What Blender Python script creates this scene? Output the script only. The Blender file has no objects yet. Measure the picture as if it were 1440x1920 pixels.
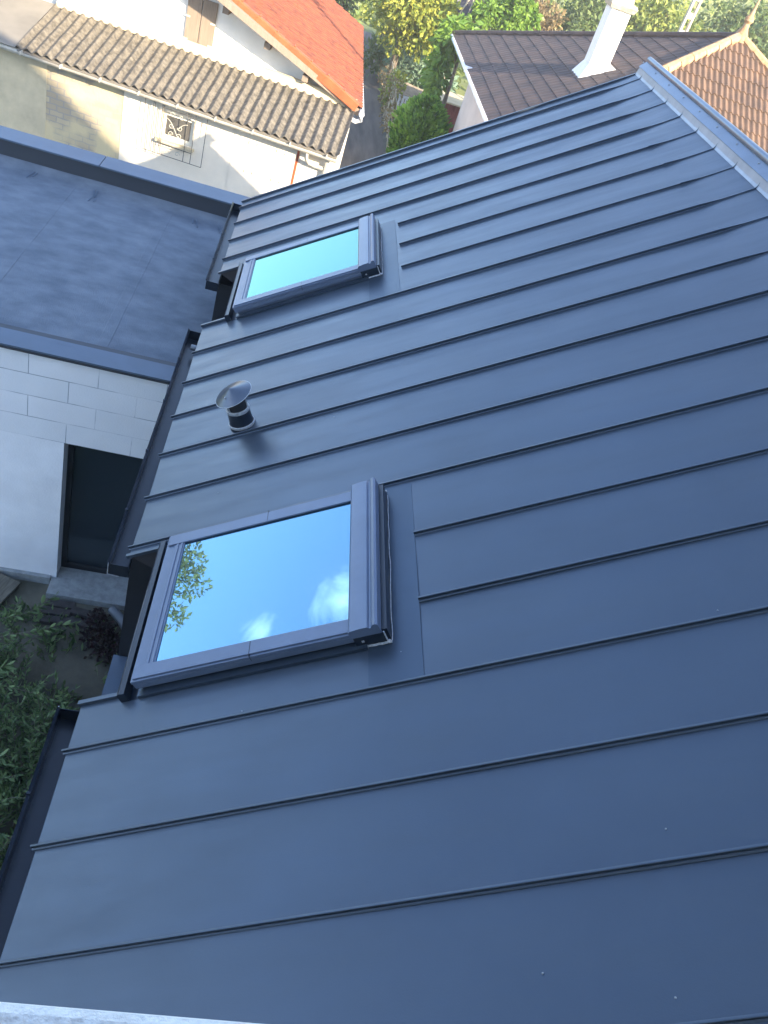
import bpy, bmesh, math, random
from mathutils import Vector, Matrix, noise
R_ = math.radians
random.seed(7)
sc = bpy.context.scene
COL = sc.collection

# ------------------------------------------------------------------ camera
cd = bpy.data.cameras.new("camera"); cam = bpy.data.objects.new("camera", cd); COL.objects.link(cam)
rx = Vector((0.957, -0.017, 0.288)).normalized()
fw = Vector((0.200, 0.761, -0.617)).normalized()
dn = fw.cross(rx).normalized(); rx = dn.cross(fw).normalized()
m = Matrix((rx, -dn, -fw)).transposed().to_4x4(); m.translation = Vector((0.459, -1.355, 3.868))
cam.matrix_world = m
cd.sensor_fit = 'VERTICAL'; cd.sensor_height = 24; cd.lens = 24 * 1523 / 1920
cd.clip_start = 0.02; cd.clip_end = 1000
sc.camera = cam

# ------------------------------------------------------------------ light
SUN = Vector((0.560, -0.70, 0.455)).normalized()
w = bpy.data.worlds.new("World"); sc.world = w; w.use_nodes = True
nt = w.node_tree; N = nt.nodes; L = nt.links; N.clear()
out = N.new('ShaderNodeOutputWorld'); bg = N.new('ShaderNodeBackground')
sky = N.new('ShaderNodeTexSky'); sky.sky_type = 'NISHITA'; sky.sun_disc = False
sky.sun_elevation = math.asin(SUN.z); sky.sun_rotation = math.atan2(SUN.x, SUN.y)
sky.air_density = 1.0; sky.dust_density = 1.6; sky.ozone_density = 1.3; sky.altitude = 100
bg.inputs[1].default_value = 0.15
# wisps of cloud standing in the north-western sky
tc = N.new('ShaderNodeTexCoord')
mp = N.new('ShaderNodeMapping'); mp.inputs['Scale'].default_value = (1, 1, 1.5)
L.new(tc.outputs['Generated'], mp.inputs[0])
nz = N.new('ShaderNodeTexNoise'); nz.inputs['Scale'].default_value = 12; nz.inputs['Detail'].default_value = 9; nz.inputs['Roughness'].default_value = .62; nz.inputs['Distortion'].default_value = .5
L.new(mp.outputs[0], nz.inputs['Vector'])
prev = None
for c, r in (((-0.585, .685, .432), .060), ((-0.66, .655, .367), .045), ((-.9, .1, .45), .25), ((.3, .85, .45), .25)):
    v = N.new('ShaderNodeVectorMath'); v.operation = 'DISTANCE'; L.new(tc.outputs['Generated'], v.inputs[0]); v.inputs[1].default_value = Vector(c).normalized()
    q = N.new('ShaderNodeMapRange'); q.inputs['From Min'].default_value = r; q.inputs['From Max'].default_value = 0; q.clamp = True
    L.new(v.outputs['Value'], q.inputs['Value'])
    if prev is None: prev = q
    else:
        mx = N.new('ShaderNodeMath'); mx.operation = 'MAXIMUM'; L.new(prev.outputs[0], mx.inputs[0]); L.new(q.outputs[0], mx.inputs[1]); prev = mx
ad = N.new('ShaderNodeMath'); ad.operation = 'MULTIPLY_ADD'; L.new(prev.outputs[0], ad.inputs[0]); ad.inputs[1].default_value = .45; L.new(nz.outputs[0], ad.inputs[2])
cr = N.new('ShaderNodeMapRange'); cr.inputs['From Min'].default_value = .70; cr.inputs['From Max'].default_value = .98; L.new(ad.outputs[0], cr.inputs['Value'])
mixc = N.new('ShaderNodeMixRGB'); L.new(cr.outputs[0], mixc.inputs[0]); L.new(sky.outputs[0], mixc.inputs[1]); mixc.inputs[2].default_value = (8.0, 7.6, 7.2, 1)
tnt = N.new('ShaderNodeMixRGB'); tnt.blend_type = 'MULTIPLY'; tnt.inputs[0].default_value = 1; tnt.inputs[2].default_value = (.90, 1.0, 1.13, 1)
L.new(mixc.outputs[0], tnt.inputs[1]); L.new(tnt.outputs[0], bg.inputs[0]); L.new(bg.outputs[0], out.inputs[0])

sl = bpy.data.lights.new("sun", 'SUN'); sl.energy = 4.0; sl.angle = R_(0.53); sl.color = (1.0, .85, .64)
so = bpy.data.objects.new("sun", sl); COL.objects.link(so)
so.rotation_euler = (-SUN).to_track_quat('-Z', 'Y').to_euler(); so.location = (20, -20, 30)
sc.view_settings.view_transform = 'Standard'; sc.view_settings.look = 'None'
sc.view_settings.exposure = 2.05; sc.view_settings.gamma = 1
sc.cycles.max_bounces = 6

# ------------------------------------------------------------------ helpers
class MB:
    def __init__(s): s.v = []; s.f = []; s.mi = []
    def face(s, pts, mi=0):
        b = len(s.v); s.v += [tuple(p) for p in pts]; s.f.append(tuple(range(b, b + len(pts)))); s.mi.append(mi)
    def box(s, lo, hi, mi=0, X=None):
        x0, y0, z0 = lo; x1, y1, z1 = hi
        P = [Vector(p) for p in ((x0,y0,z0),(x1,y0,z0),(x1,y1,z0),(x0,y1,z0),(x0,y0,z1),(x1,y0,z1),(x1,y1,z1),(x0,y1,z1))]
        if X is not None: P = [X @ p for p in P]
        b = len(s.v); s.v += [tuple(p) for p in P]
        for f in ((0,3,2,1),(4,5,6,7),(0,1,5,4),(1,2,6,5),(2,3,7,6),(3,0,4,7)):
            s.f.append(tuple(b + i for i in f)); s.mi.append(mi)
    def sweep(s, prof, path, mi=0, closed=True, caps=True):
        """prof: list of (a,b) ; path: list of (origin, A, B)"""
        b = len(s.v); n = len(prof)
        for o, A, B in path:
            for a, c in prof: s.v.append(tuple(Vector(o) + Vector(A) * a + Vector(B) * c))
        for i in range(len(path) - 1):
            for j in range(n if closed else n - 1):
                k = (j + 1) % n
                s.f.append((b + i*n + j, b + i*n + k, b + (i+1)*n + k, b + (i+1)*n + j)); s.mi.append(mi)
        if closed and caps:
            s.f.append(tuple(b + j for j in range(n))[::-1]); s.mi.append(mi)
            s.f.append(tuple(b + (len(path)-1)*n + j for j in range(n))); s.mi.append(mi)
    def tube(s, pts, r, n=8, mi=0, r1=None):
        pts = [Vector(p) for p in pts]; path = []
        for i, p in enumerate(pts):
            d = (pts[min(i+1, len(pts)-1)] - pts[max(i-1, 0)]).normalized()
            up = Vector((0,0,1)) if abs(d.z) < .9 else Vector((1,0,0))
            A = d.cross(up).normalized(); B = A.cross(d)
            t = i / max(1, len(pts)-1); rr = r if r1 is None else r + (r1 - r) * t
            path.append((p, A*rr, B*rr))
        s.sweep([(math.cos(2*math.pi*k/n), math.sin(2*math.pi*k/n)) for k in range(n)], path, mi)
    def lathe(s, prof, o, axis, n=24, mi=0):
        """prof list of (r,h) along axis"""
        ax = Vector(axis).normalized(); up = Vector((0,0,1)) if abs(ax.z) < .9 else Vector((1,0,0))
        A = ax.cross(up).normalized(); B = ax.cross(A); b = len(s.v); o = Vector(o)
        for r, h in prof:
            for k in range(n):
                a = 2*math.pi*k/n; s.v.append(tuple(o + ax*h + A*(r*math.cos(a)) + B*(r*math.sin(a))))
        for i in range(len(prof)-1):
            for k in range(n):
                q = (k+1) % n; s.f.append((b+i*n+k, b+i*n+q, b+(i+1)*n+q, b+(i+1)*n+k)); s.mi.append(mi)
    def prism(s, poly, d, mi=0):
        d = Vector(d); b = len(s.v); n = len(poly)
        s.v += [tuple(Vector(p)) for p in poly] + [tuple(Vector(p) + d) for p in poly]
        s.f.append(tuple(range(b, b+n))); s.f.append(tuple(range(b+n, b+2*n))[::-1]); s.mi += [mi, mi]
        for i in range(n):
            j = (i+1) % n; s.f.append((b+i, b+n+i, b+n+j, b+j)); s.mi.append(mi)
    def build(s, name, mat, parent=None, smooth=False, bevel=0, fix=True):
        me = bpy.data.meshes.new(name); me.from_pydata(s.v, [], s.f); 
        mats = mat if isinstance(mat, (list, tuple)) else [mat]
        for q in mats: me.materials.append(q)
        me.polygons.foreach_set('material_index', s.mi)
        if fix:
            bm = bmesh.new(); bm.from_mesh(me)
            bmesh.ops.recalc_face_normals(bm, faces=bm.faces[:]); bm.to_mesh(me); bm.free()
        if smooth: me.polygons.foreach_set('use_smooth', [True]*len(me.polygons))
        o = bpy.data.objects.new(name, me); COL.objects.link(o)
        if smooth and smooth != 'all':
            try: me.set_sharp_from_angle(angle=R_(35))
            except Exception: pass
        if parent: o.parent = parent; o.matrix_parent_inverse = parent.matrix_world.inverted() if parent.type == 'MESH' and False else Matrix()
        if bevel:
            b = o.modifiers.new('bevel', 'BEVEL'); b.width = bevel; b.segments = 2; b.limit_method = 'ANGLE'
        return o
def explode(q, name, mat_, parent=None, **kw):
    """build every connected piece as an object of its own"""
    par = list(range(len(q.v)))
    def fnd(a):
        while par[a] != a: par[a] = par[par[a]]; a = par[a]
        return a
    for f in q.f:
        for k in f[1:]: par[fnd(k)] = fnd(f[0])
    groups = {}
    for i, f in enumerate(q.f): groups.setdefault(fnd(f[0]), []).append(i)
    res = []
    for fs in groups.values():
        m = MB(); ix = {}
        for i in fs:
            t = []
            for k in q.f[i]:
                if k not in ix: ix[k] = len(m.v); m.v.append(q.v[k])
                t.append(ix[k])
            m.f.append(tuple(t)); m.mi.append(q.mi[i])
        res.append(m.build(name, mat_, parent, **kw))
    return res
def empty(name, label, cat, group=None):
    o = bpy.data.objects.new(name, None); COL.objects.link(o); o['label'] = label; o['category'] = cat
    if group: o['group'] = group
    return o
def tag(o, label, cat, group=None):
    o['label'] = label; o['category'] = cat
    if group: o['group'] = group
    return o
def struct(o): o['kind'] = 'structure'; return o
def at_base(e, x, y, z):
    """put an empty at the thing's base without moving its parts"""
    e.location = (x, y, z)
    for c in e.children: c.location = (c.location.x - x, c.location.y - y, c.location.z - z)

def mat(name, col, rough=.6, spec=.5, metal=0, var=.0, vscale=4, bump=0, bscale=40, detail=6, coat=0, trans=None, col2=None, stretch=None, emit=None, bump2=0, b2scale=6, rvar=0):
    m = bpy.data.materials.new(name); m.use_nodes = True; nt = m.node_tree; n = nt.nodes; l = nt.links
    p = n['Principled BSDF']; p.inputs['Roughness'].default_value = rough; p.inputs['Metallic'].default_value = metal
    p.inputs['Specular IOR Level'].default_value = spec; p.inputs['Coat Weight'].default_value = coat
    p.inputs['Base Color'].default_value = (*col, 1)
    tc = n.new('ShaderNodeTexCoord'); src = tc.outputs['Object']
    if stretch:
        mp = n.new('ShaderNodeMapping'); mp.inputs['Scale'].default_value = stretch; l.new(src, mp.inputs[0]); src = mp.outputs[0]
    if var or col2:
        z = n.new('ShaderNodeTexNoise'); z.inputs['Scale'].default_value = vscale; z.inputs['Detail'].default_value = detail; z.inputs['Roughness'].default_value = .6
        l.new(src, z.inputs['Vector'])
        r = n.new('ShaderNodeValToRGB'); l.new(z.outputs[0], r.inputs[0])
        c2 = col2 or tuple(max(0, c*(1-var)) for c in col); c1 = col if col2 else tuple(c*(1+var) for c in col)
        r.color_ramp.elements[0].position = .35; r.color_ramp.elements[0].color = (*c2, 1)
        r.color_ramp.elements[1].position = .65; r.color_ramp.elements[1].color = (*c1, 1)
        l.new(r.outputs[0], p.inputs['Base Color'])
    if rvar:   # scuffs and dried water marks change the gloss
        mq = n.new('ShaderNodeMapping'); mq.inputs['Scale'].default_value = (.8, 5, .8); l.new(tc.outputs['Object'], mq.inputs[0])
        z = n.new('ShaderNodeTexNoise'); z.inputs['Scale'].default_value = 1.8; z.inputs['Detail'].default_value = 7; z.inputs['Roughness'].default_value = .65; l.new(mq.outputs[0], z.inputs['Vector'])
        k = n.new('ShaderNodeMapRange'); k.inputs['From Min'].default_value = .3; k.inputs['From Max'].default_value = .7; k.inputs['To Min'].default_value = rough - rvar; k.inputs['To Max'].default_value = rough + rvar
        l.new(z.outputs[0], k.inputs['Value']); l.new(k.outputs[0], p.inputs['Roughness'])
    last = None
    if bump:
        z = n.new('ShaderNodeTexNoise'); z.inputs['Scale'].default_value = bscale; z.inputs['Detail'].default_value = 5; l.new(src, z.inputs['Vector'])
        b = n.new('ShaderNodeBump'); b.inputs['Strength'].default_value = bump; b.inputs['Distance'].default_value = .01
        l.new(z.outputs[0], b.inputs['Height']); l.new(b.outputs[0], p.inputs['Normal']); last = b
    if bump2:
        z = n.new('ShaderNodeTexNoise'); z.inputs['Scale'].default_value = b2scale; z.inputs['Detail'].default_value = 2; l.new(src, z.inputs['Vector'])
        b = n.new('ShaderNodeBump'); b.inputs['Strength'].default_value = bump2; b.inputs['Distance'].default_value = .02
        l.new(z.outputs[0], b.inputs['Height']); 
        if last: l.new(last.outputs[0], b.inputs['Normal'])
        l.new(b.outputs[0], p.inputs['Normal'])
    if emit: p.inputs['Emission Color'].default_value = (*emit, 1); p.inputs['Emission Strength'].default_value = 1
    if trans:
        t = n.new('ShaderNodeBsdfTranslucent'); mx = n.new('ShaderNodeMixShader'); mx.inputs[0].default_value = trans
        for k in p.inputs['Base Color'].links: l.new(k.from_socket, t.inputs[0])
        if not p.inputs['Base Color'].links: t.inputs[0].default_value = (*col, 1)
        l.new(p.outputs[0], mx.inputs[1]); l.new(t.outputs[0], mx.inputs[2]); l.new(mx.outputs[0], n['Material Output'].inputs[0])
    return m
def leafmat(name, c1, c2, rough=.5, trans=.35):
    """leaf colour varies from leaf to leaf and from bough to bough"""
    m = mat(name, c1, rough=rough, spec=.35); n = m.node_tree.nodes; l = m.node_tree.links; p = n['Principled BSDF']
    g = n.new('ShaderNodeNewGeometry'); mx = n.new('ShaderNodeMixRGB'); mx.inputs[1].default_value = (*c1, 1); mx.inputs[2].default_value = (*c2, 1)
    l.new(g.outputs['Random Per Island'], mx.inputs[0]); l.new(mx.outputs[0], p.inputs['Base Color'])
    t = n.new('ShaderNodeBsdfTranslucent'); l.new(mx.outputs[0], t.inputs[0]); s = n.new('ShaderNodeMixShader'); s.inputs[0].default_value = trans
    l.new(p.outputs[0], s.inputs[1]); l.new(t.outputs[0], s.inputs[2]); l.new(s.outputs[0], n['Material Output'].inputs[0])
    return m

M = {}
M['roof'] = mat('anthracite_steel', (.066, .088, .120), rough=.40, metal=.5, spec=.5, var=.07, vscale=.8, bump=.04, bscale=160, bump2=.16, b2scale=1.6, coat=.25, rvar=.10)
M['roof'].node_tree.nodes['Principled BSDF'].inputs['Coat Roughness'].default_value = .28
M['flash'] = mat('anthracite_flashing', (.054, .076, .108), rough=.36, metal=.5, spec=.5, var=.08, vscale=2, bump2=.12, b2scale=4)
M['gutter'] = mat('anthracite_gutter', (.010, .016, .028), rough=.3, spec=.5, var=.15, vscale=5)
M['cowl'] = mat('cowl_metal', (.10, .115, .14), rough=.3, metal=.7, var=.1)
M['upturn'] = mat('upturn_metal_lightened', (.26, .29, .36), rough=.42, metal=.4, var=.12, vscale=5)  # roof steel lightened: the horizon's reflection is put into its colour
M['cap'] = mat('ridge_metal', (.16, .19, .24), rough=.3, metal=.35, var=.1, vscale=3)
M['frame'] = mat('skylight_metal', (.115, .15, .225), rough=.32, spec=.6, var=.06, vscale=6)
M['darkwall'] = mat('dark_cladding', (.016, .018, .024), rough=.5, var=.15)
M['brownedge'] = mat('roof_edge_brown', (.05, .045, .05), rough=.6, var=.2)
M['sealant'] = mat('sealant', (.40, .42, .45), rough=.6, var=.3, vscale=60, bump=.4)
M['sill'] = mat('sill_render', (.82, .82, .78), rough=.92, var=.07, vscale=30, bump=.5, bscale=90, bump2=.2, b2scale=14)
M['housewall'] = mat('cream_render', (.62, .60, .54), rough=.9, var=.08, bump=.3, bscale=70)
M['membrane'] = mat('bitumen', (.185, .215, .25), rough=.75, spec=.3, col2=(.115, .14, .175), vscale=3.2, stretch=(.9, 1.25, 1), bump=1.0, bscale=110, bump2=.12, b2scale=4, detail=15)
M['coping'] = mat('coping_metal', (.085, .118, .165), rough=.42, spec=.5, var=.08, vscale=3)
M['copingdark'] = mat('coping_edge', (.035, .04, .05), rough=.5)
M['door'] = mat('door_frame', (.015, .017, .022), rough=.4)
M['step'] = mat('concrete_step', (.30, .32, .32), rough=.85, var=.2, vscale=9, bump=.4)
M['rubber'] = mat('brick_dark', (.06, .052, .05), rough=.85, var=.35, vscale=14, bump=.5)
M['plank'] = mat('old_plank', (.16, .145, .11), rough=.85, var=.3, vscale=6, bump=.5, stretch=(12, 1, 1))
M['pipe'] = mat('grey_pipe', (.16, .18, .20), rough=.5, var=.1)
M['white'] = mat('white_render', (.80, .78, .72), rough=.9, var=.05, vscale=2, bump=.25, bscale=40)
M['oldrender'] = mat('old_render', (.58, .49, .32), rough=.92, var=.14, vscale=2.2, bump=.5, bscale=30)
M['yellowrender'] = mat('yellow_render', (.60, .50, .28), rough=.92, col2=(.42, .37, .28), vscale=1.8, bump=.5, bscale=25)
M['whitestuc'] = mat('white_stucco', (.80, .72, .58), rough=.92, var=.06, vscale=2, bump=.4, bscale=30)
M['fibro'] = mat('fibre_cement', (.21, .18, .135), rough=.92, col2=(.075, .065, .05), vscale=12, bump=.8, bscale=50, detail=10)
M['fibroflat'] = mat('flat_zinc', (.20, .18, .15), rough=.8, var=.12, vscale=1.5)
M['zinc'] = mat('zinc_gutter', (.48, .45, .38), rough=.6, var=.2, vscale=5)
M['whitepvc'] = mat('white_pvc', (.75, .76, .78), rough=.4)
M['shutter'] = mat('brown_shutter', (.27, .205, .15), rough=.8, var=.15, vscale=5, stretch=(14, 14, .7))
M['orange'] = mat('orange_tile', (.30, .078, .030), rough=.85, col2=(.15, .045, .024), vscale=5.5, bump=.4, bscale=40)
M['orangeverge'] = mat('orange_verge', (.38, .090, .028), rough=.65, var=.15, vscale=4)
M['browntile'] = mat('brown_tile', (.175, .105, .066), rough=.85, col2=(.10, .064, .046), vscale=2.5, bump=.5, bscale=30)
M['browntile_shaded'] = mat('brown_tile_shaded', (.105, .068, .055), rough=.85, col2=(.055, .042, .040), vscale=2.2, bump=.5, bscale=30)  # darker brown tile: shade of the side slope put into the colour
M['hip'] = mat('hip_mortar', (.36, .19, .09), rough=.9, col2=(.40, .29, .17), vscale=7, bump=.8, bscale=24)
M['greywall'] = mat('grey_pink_render', (.52, .48, .46), rough=.92, var=.06, vscale=1.5, bump=.2)
M['chimney'] = mat('chimney_render', (.80, .79, .74), rough=.9, var=.04)
M['chimcap'] = mat('chimney_cap', (.42, .37, .28), rough=.9, var=.25, vscale=8, bump=.6)
M['iron'] = mat('wrought_iron', (.10, .09, .075), rough=.6)
M['ironlight'] = mat('painted_scroll', (.50, .47, .38), rough=.6)
M['paleframe'] = mat('pale_window_frame', (.72, .70, .60), rough=.6)
M['earth'] = mat('earth', (.15, .14, .105), rough=.95, col2=(.07, .07, .05), vscale=2.2, bump=1, bscale=14, bump2=.8, b2scale=5)
M['lane'] = mat('lane', (.15, .125, .10), rough=.9, col2=(.065, .055, .048), vscale=1.3, stretch=(2.6, .32, 1), bump=.4, bscale=20)
M['meadow'] = mat('hill_green', (.24, .26, .07), rough=.95, col2=(.07, .10, .035), vscale=.45, bump=1, bscale=2)
M['bark'] = mat('bark', (.16, .125, .09), rough=.9, var=.3, vscale=10, bump=.6)
M['wood'] = mat('pale_wood', (.42, .36, .25), rough=.85, var=.2, vscale=6)
M['concrete'] = mat('concrete_pole', (.48, .41, .32), rough=.85, var=.12)
M['red'] = mat('red_boards', (.22, .055, .045), rough=.75, var=.25, stretch=(12, 1, 1))
M['limelid'] = mat('lime_lid', (.42, .42, .10), rough=.6)
M['plastic'] = mat('white_plastic', (.72, .70, .66), rough=.4)
M['shedroof'] = mat('shed_roof', (.26, .21, .15), rough=.9, var=.3, vscale=5)
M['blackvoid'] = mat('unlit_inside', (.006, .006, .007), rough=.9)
M['dish'] = mat('dark_dish', (.06, .055, .07), rough=.5)
for k, (a, b) in dict(leaf_yellow=((.50,.47,.07),(.20,.28,.05)), leaf_lime=((.22,.34,.04),(.10,.20,.03)), leaf_conifer=((.05,.15,.025),(.26,.46,.07)),
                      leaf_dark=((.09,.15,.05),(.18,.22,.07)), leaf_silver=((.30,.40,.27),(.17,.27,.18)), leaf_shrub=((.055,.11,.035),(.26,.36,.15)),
                      leaf_pale=((.34,.40,.25),(.12,.18,.08)), leaf_brown=((.20,.13,.06),(.32,.26,.12)), leaf_willow=((.20,.25,.08),(.42,.40,.14)), leaf_hill=((.38,.40,.09),(.15,.22,.06)), leaf_red=((.045,.015,.018),(.02,.012,.012))).items():
    M[k] = leafmat(k, a, b)

def glass(name, tint, refl):
    m = bpy.data.materials.new(name); m.use_nodes = True; n = m.node_tree.nodes; l = m.node_tree.links; n.clear()
    o = n.new('ShaderNodeOutputMaterial'); g = n.new('ShaderNodeBsdfGlossy'); g.inputs['Roughness'].default_value = .004; g.inputs[0].default_value = (*tint, 1)
    d = n.new('ShaderNodeBsdfPrincipled'); d.inputs['Base Color'].default_value = (.02, .03, .04, 1); d.inputs['Roughness'].default_value = .1
    lw = n.new('ShaderNodeFresnel'); lw.inputs['IOR'].default_value = refl
    x = n.new('ShaderNodeMixShader'); l.new(lw.outputs[0], x.inputs[0]); l.new(d.outputs[0], x.inputs[1]); l.new(g.outputs[0], x.inputs[2]); l.new(x.outputs[0], o.inputs[0])
    t = n.new('ShaderNodeTexCoord'); z = n.new('ShaderNodeTexNoise'); z.inputs['Scale'].default_value = 1.2; l.new(t.outputs['Object'], z.inputs['Vector'])
    b = n.new('ShaderNodeBump'); b.inputs['Strength'].default_value = .02; b.inputs['Distance'].default_value = .02; l.new(z.outputs[0], b.inputs['Height']); l.new(b.outputs[0], g.inputs['Normal'])
    return m
M['glass1'] = glass('coated_glass_blue', (.28, .56, .74), 5.5)
M['glass2'] = glass('coated_glass_turquoise', (.21, .55, .45), 5.5)
M['doorglass'] = glass('door_glass', (.5, .6, .6), 1.4)

def blockmat():
    m = mat('aerated_block', (.78, .80, .82), rough=.9, bump=.3, bscale=60); n = m.node_tree.nodes; l = m.node_tree.links; p = n['Principled BSDF']
    tc = n.new('ShaderNodeTexCoord'); sp = n.new('ShaderNodeSeparateXYZ'); cb = n.new('ShaderNodeCombineXYZ')
    l.new(tc.outputs['Object'], sp.inputs[0])
    ax = n.new('ShaderNodeMath'); ax.operation = 'ADD'; ax.inputs[1].default_value = 3.43; l.new(sp.outputs[0], ax.inputs[0])
    az = n.new('ShaderNodeMath'); az.operation = 'ADD'; az.inputs[1].default_value = 5.155; l.new(sp.outputs[2], az.inputs[0])
    wz = n.new('ShaderNodeTexNoise'); wz.inputs['Scale'].default_value = 5; l.new(tc.outputs['Object'], wz.inputs['Vector'])
    wy = n.new('ShaderNodeMath'); wy.operation = 'MULTIPLY_ADD'; wy.inputs[1].default_value = .012; l.new(wz.outputs[0], wy.inputs[0]); l.new(az.outputs[0], wy.inputs[2])
    l.new(ax.outputs[0], cb.inputs[0]); l.new(wy.outputs[0], cb.inputs[1])
    b = n.new('ShaderNodeTexBrick'); b.inputs['Scale'].default_value = 1; b.inputs['Brick Width'].default_value = .64; b.inputs['Row Height'].default_value = .25
    b.inputs['Mortar Size'].default_value = .0055; b.inputs['Mortar Smooth'].default_value = .6; b.offset = .42
    b.inputs['Color1'].default_value = (.88, .89, .92, 1); b.inputs['Color2'].default_value = (.83, .85, .88, 1); b.inputs['Mortar'].default_value = (.36, .39, .44, 1)
    zz = n.new('ShaderNodeTexNoise'); zz.inputs['Scale'].default_value = 2.6; l.new(tc.outputs['Object'], zz.inputs['Vector']); zr = n.new('ShaderNodeValToRGB'); zr.color_ramp.elements[0].position = .40; zr.color_ramp.elements[0].color = (.74, .76, .80, 1); zr.color_ramp.elements[1].position = .56; zr.color_ramp.elements[1].color = (.30, .33, .38, 1); l.new(zz.outputs[0], zr.inputs[0]); l.new(zr.outputs[0], b.inputs['Mortar'])
    l.new(cb.outputs[0], b.inputs['Vector']); 
    z = n.new('ShaderNodeTexNoise'); z.inputs['Scale'].default_value = 3; z.inputs['Detail'].default_value = 8; l.new(tc.outputs['Object'], z.inputs['Vector'])
    mx = n.new('ShaderNodeMixRGB'); mx.blend_type = 'MULTIPLY'; mx.inputs[0].default_value = .15; l.new(b.outputs[0], mx.inputs[1]); l.new(z.outputs[0], mx.inputs[2]); l.new(mx.outputs[0], p.inputs['Base Color'])
    return m
M['block'] = blockmat()
M['blockplain'] = mat('block_skim', (.87, .88, .91), rough=.9, var=.05, vscale=2.5, bump=.3, bscale=50)
def brickmat():
    m = mat('old_brick', (.5, .45, .34), rough=.92, bump=.5, bscale=30); n = m.node_tree.nodes; l = m.node_tree.links; p = n['Principled BSDF']
    tc = n.new('ShaderNodeTexCoord'); sp = n.new('ShaderNodeSeparateXYZ'); cb = n.new('ShaderNodeCombineXYZ'); l.new(tc.outputs['Object'], sp.inputs[0]); l.new(sp.outputs[0], cb.inputs[0])
    wz = n.new('ShaderNodeTexNoise'); wz.inputs['Scale'].default_value = 9; l.new(tc.outputs['Object'], wz.inputs['Vector'])
    wy = n.new('ShaderNodeMath'); wy.operation = 'MULTIPLY_ADD'; wy.inputs[1].default_value = .04; l.new(wz.outputs[0], wy.inputs[0]); l.new(sp.outputs[2], wy.inputs[2]); l.new(wy.outputs[0], cb.inputs[1])
    b = n.new('ShaderNodeTexBrick'); b.inputs['Scale'].default_value = 1; b.inputs['Brick Width'].default_value = .26; b.inputs['Row Height'].default_value = .105; b.inputs['Mortar Size'].default_value = .012
    b.inputs['Color1'].default_value = (.52, .44, .29, 1); b.inputs['Color2'].default_value = (.42, .34, .23, 1); b.inputs['Mortar'].default_value = (.34, .31, .26, 1)
    l.new(cb.outputs[0], b.inputs['Vector']); z = n.new('ShaderNodeTexNoise'); z.inputs['Scale'].default_value = 1.7; l.new(tc.outputs['Object'], z.inputs['Vector'])
    rr = n.new('ShaderNodeValToRGB'); rr.color_ramp.elements[0].position = .42; rr.color_ramp.elements[1].position = .56; l.new(z.outputs[0], rr.inputs[0])
    mx = n.new('ShaderNodeMixRGB'); l.new(rr.outputs[0], mx.inputs[0]); l.new(b.outputs[0], mx.inputs[1]); mx.inputs[2].default_value = (.62, .52, .31, 1); l.new(mx.outputs[0], p.inputs['Base Color'])
    return m
M['oldbrick'] = brickmat()

# ================================================================== SETTING
GZ = -3.75
def hill(x, y):
    t = max(0, y - 44) * min(1, max(0, (x + 2)/8))
    return GZ + .0 + min(t*t*.0045, 3) + max(0, t-24)*.26 + (noise.noise(Vector((x*.06, y*.06, 0)))*1.6 if t > 0 else 0) * min(1, t/20)
g = MB(); nx, ny = 80, 90
xs = [-300 + 600*i/nx for i in range(nx+1)]
xs = sorted(set([-400, -200, -120, -70] + [-40 + i*1.6 for i in range(75)] + [110, 160, 240, 400])); ys = sorted(set([-400, -200, -80, -30] + [-12 + i*1.7 for i in range(90)] + [170, 230, 320, 450]))
for y in ys:
    for x in xs: g.v.append((x, y, hill(x, y)))
W_ = len(xs)
for j in range(len(ys)-1):
    for i in range(W_-1): g.f.append((j*W_+i, j*W_+i+1, (j+1)*W_+i+1, (j+1)*W_+i)); g.mi.append(1 if ys[j] > 30 else 0)
struct(g.build('ground', [M['earth'], M['meadow']], smooth='all'))
g = MB(); g.face([(1.5, 11, GZ+.006), (3.28, 11, GZ+.006), (3.2, 46, GZ+.006), (1.5, 46, GZ+.006)])
struct(g.build('lane', M['lane']))

# ================================================================== METAL ROOF HOUSE
TH = 0.5878212
CT, ST = math.cos(TH), math.sin(TH)
def RW(s, t, h=0): return Vector((CT*s - ST*h, t, ST*s + CT*h))
A_ = Vector((CT, 0, ST)); Nn = Vector((-ST, 0, CT)); Y_ = Vector((0, 1, 0))
RM = Matrix((( CT, 0, -ST, 0), (0, 1, 0, 0), (ST, 0, CT, 0), (0, 0, 0, 1)))   # roof frame (s,t,h) -> world
house = empty('metal_roof_house', 'new house with a dark standing seam metal roof, two roof windows and a flue cowl', 'house')
T0, T1, SR = -1.10, 8.725, 4.76
p = .5
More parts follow.
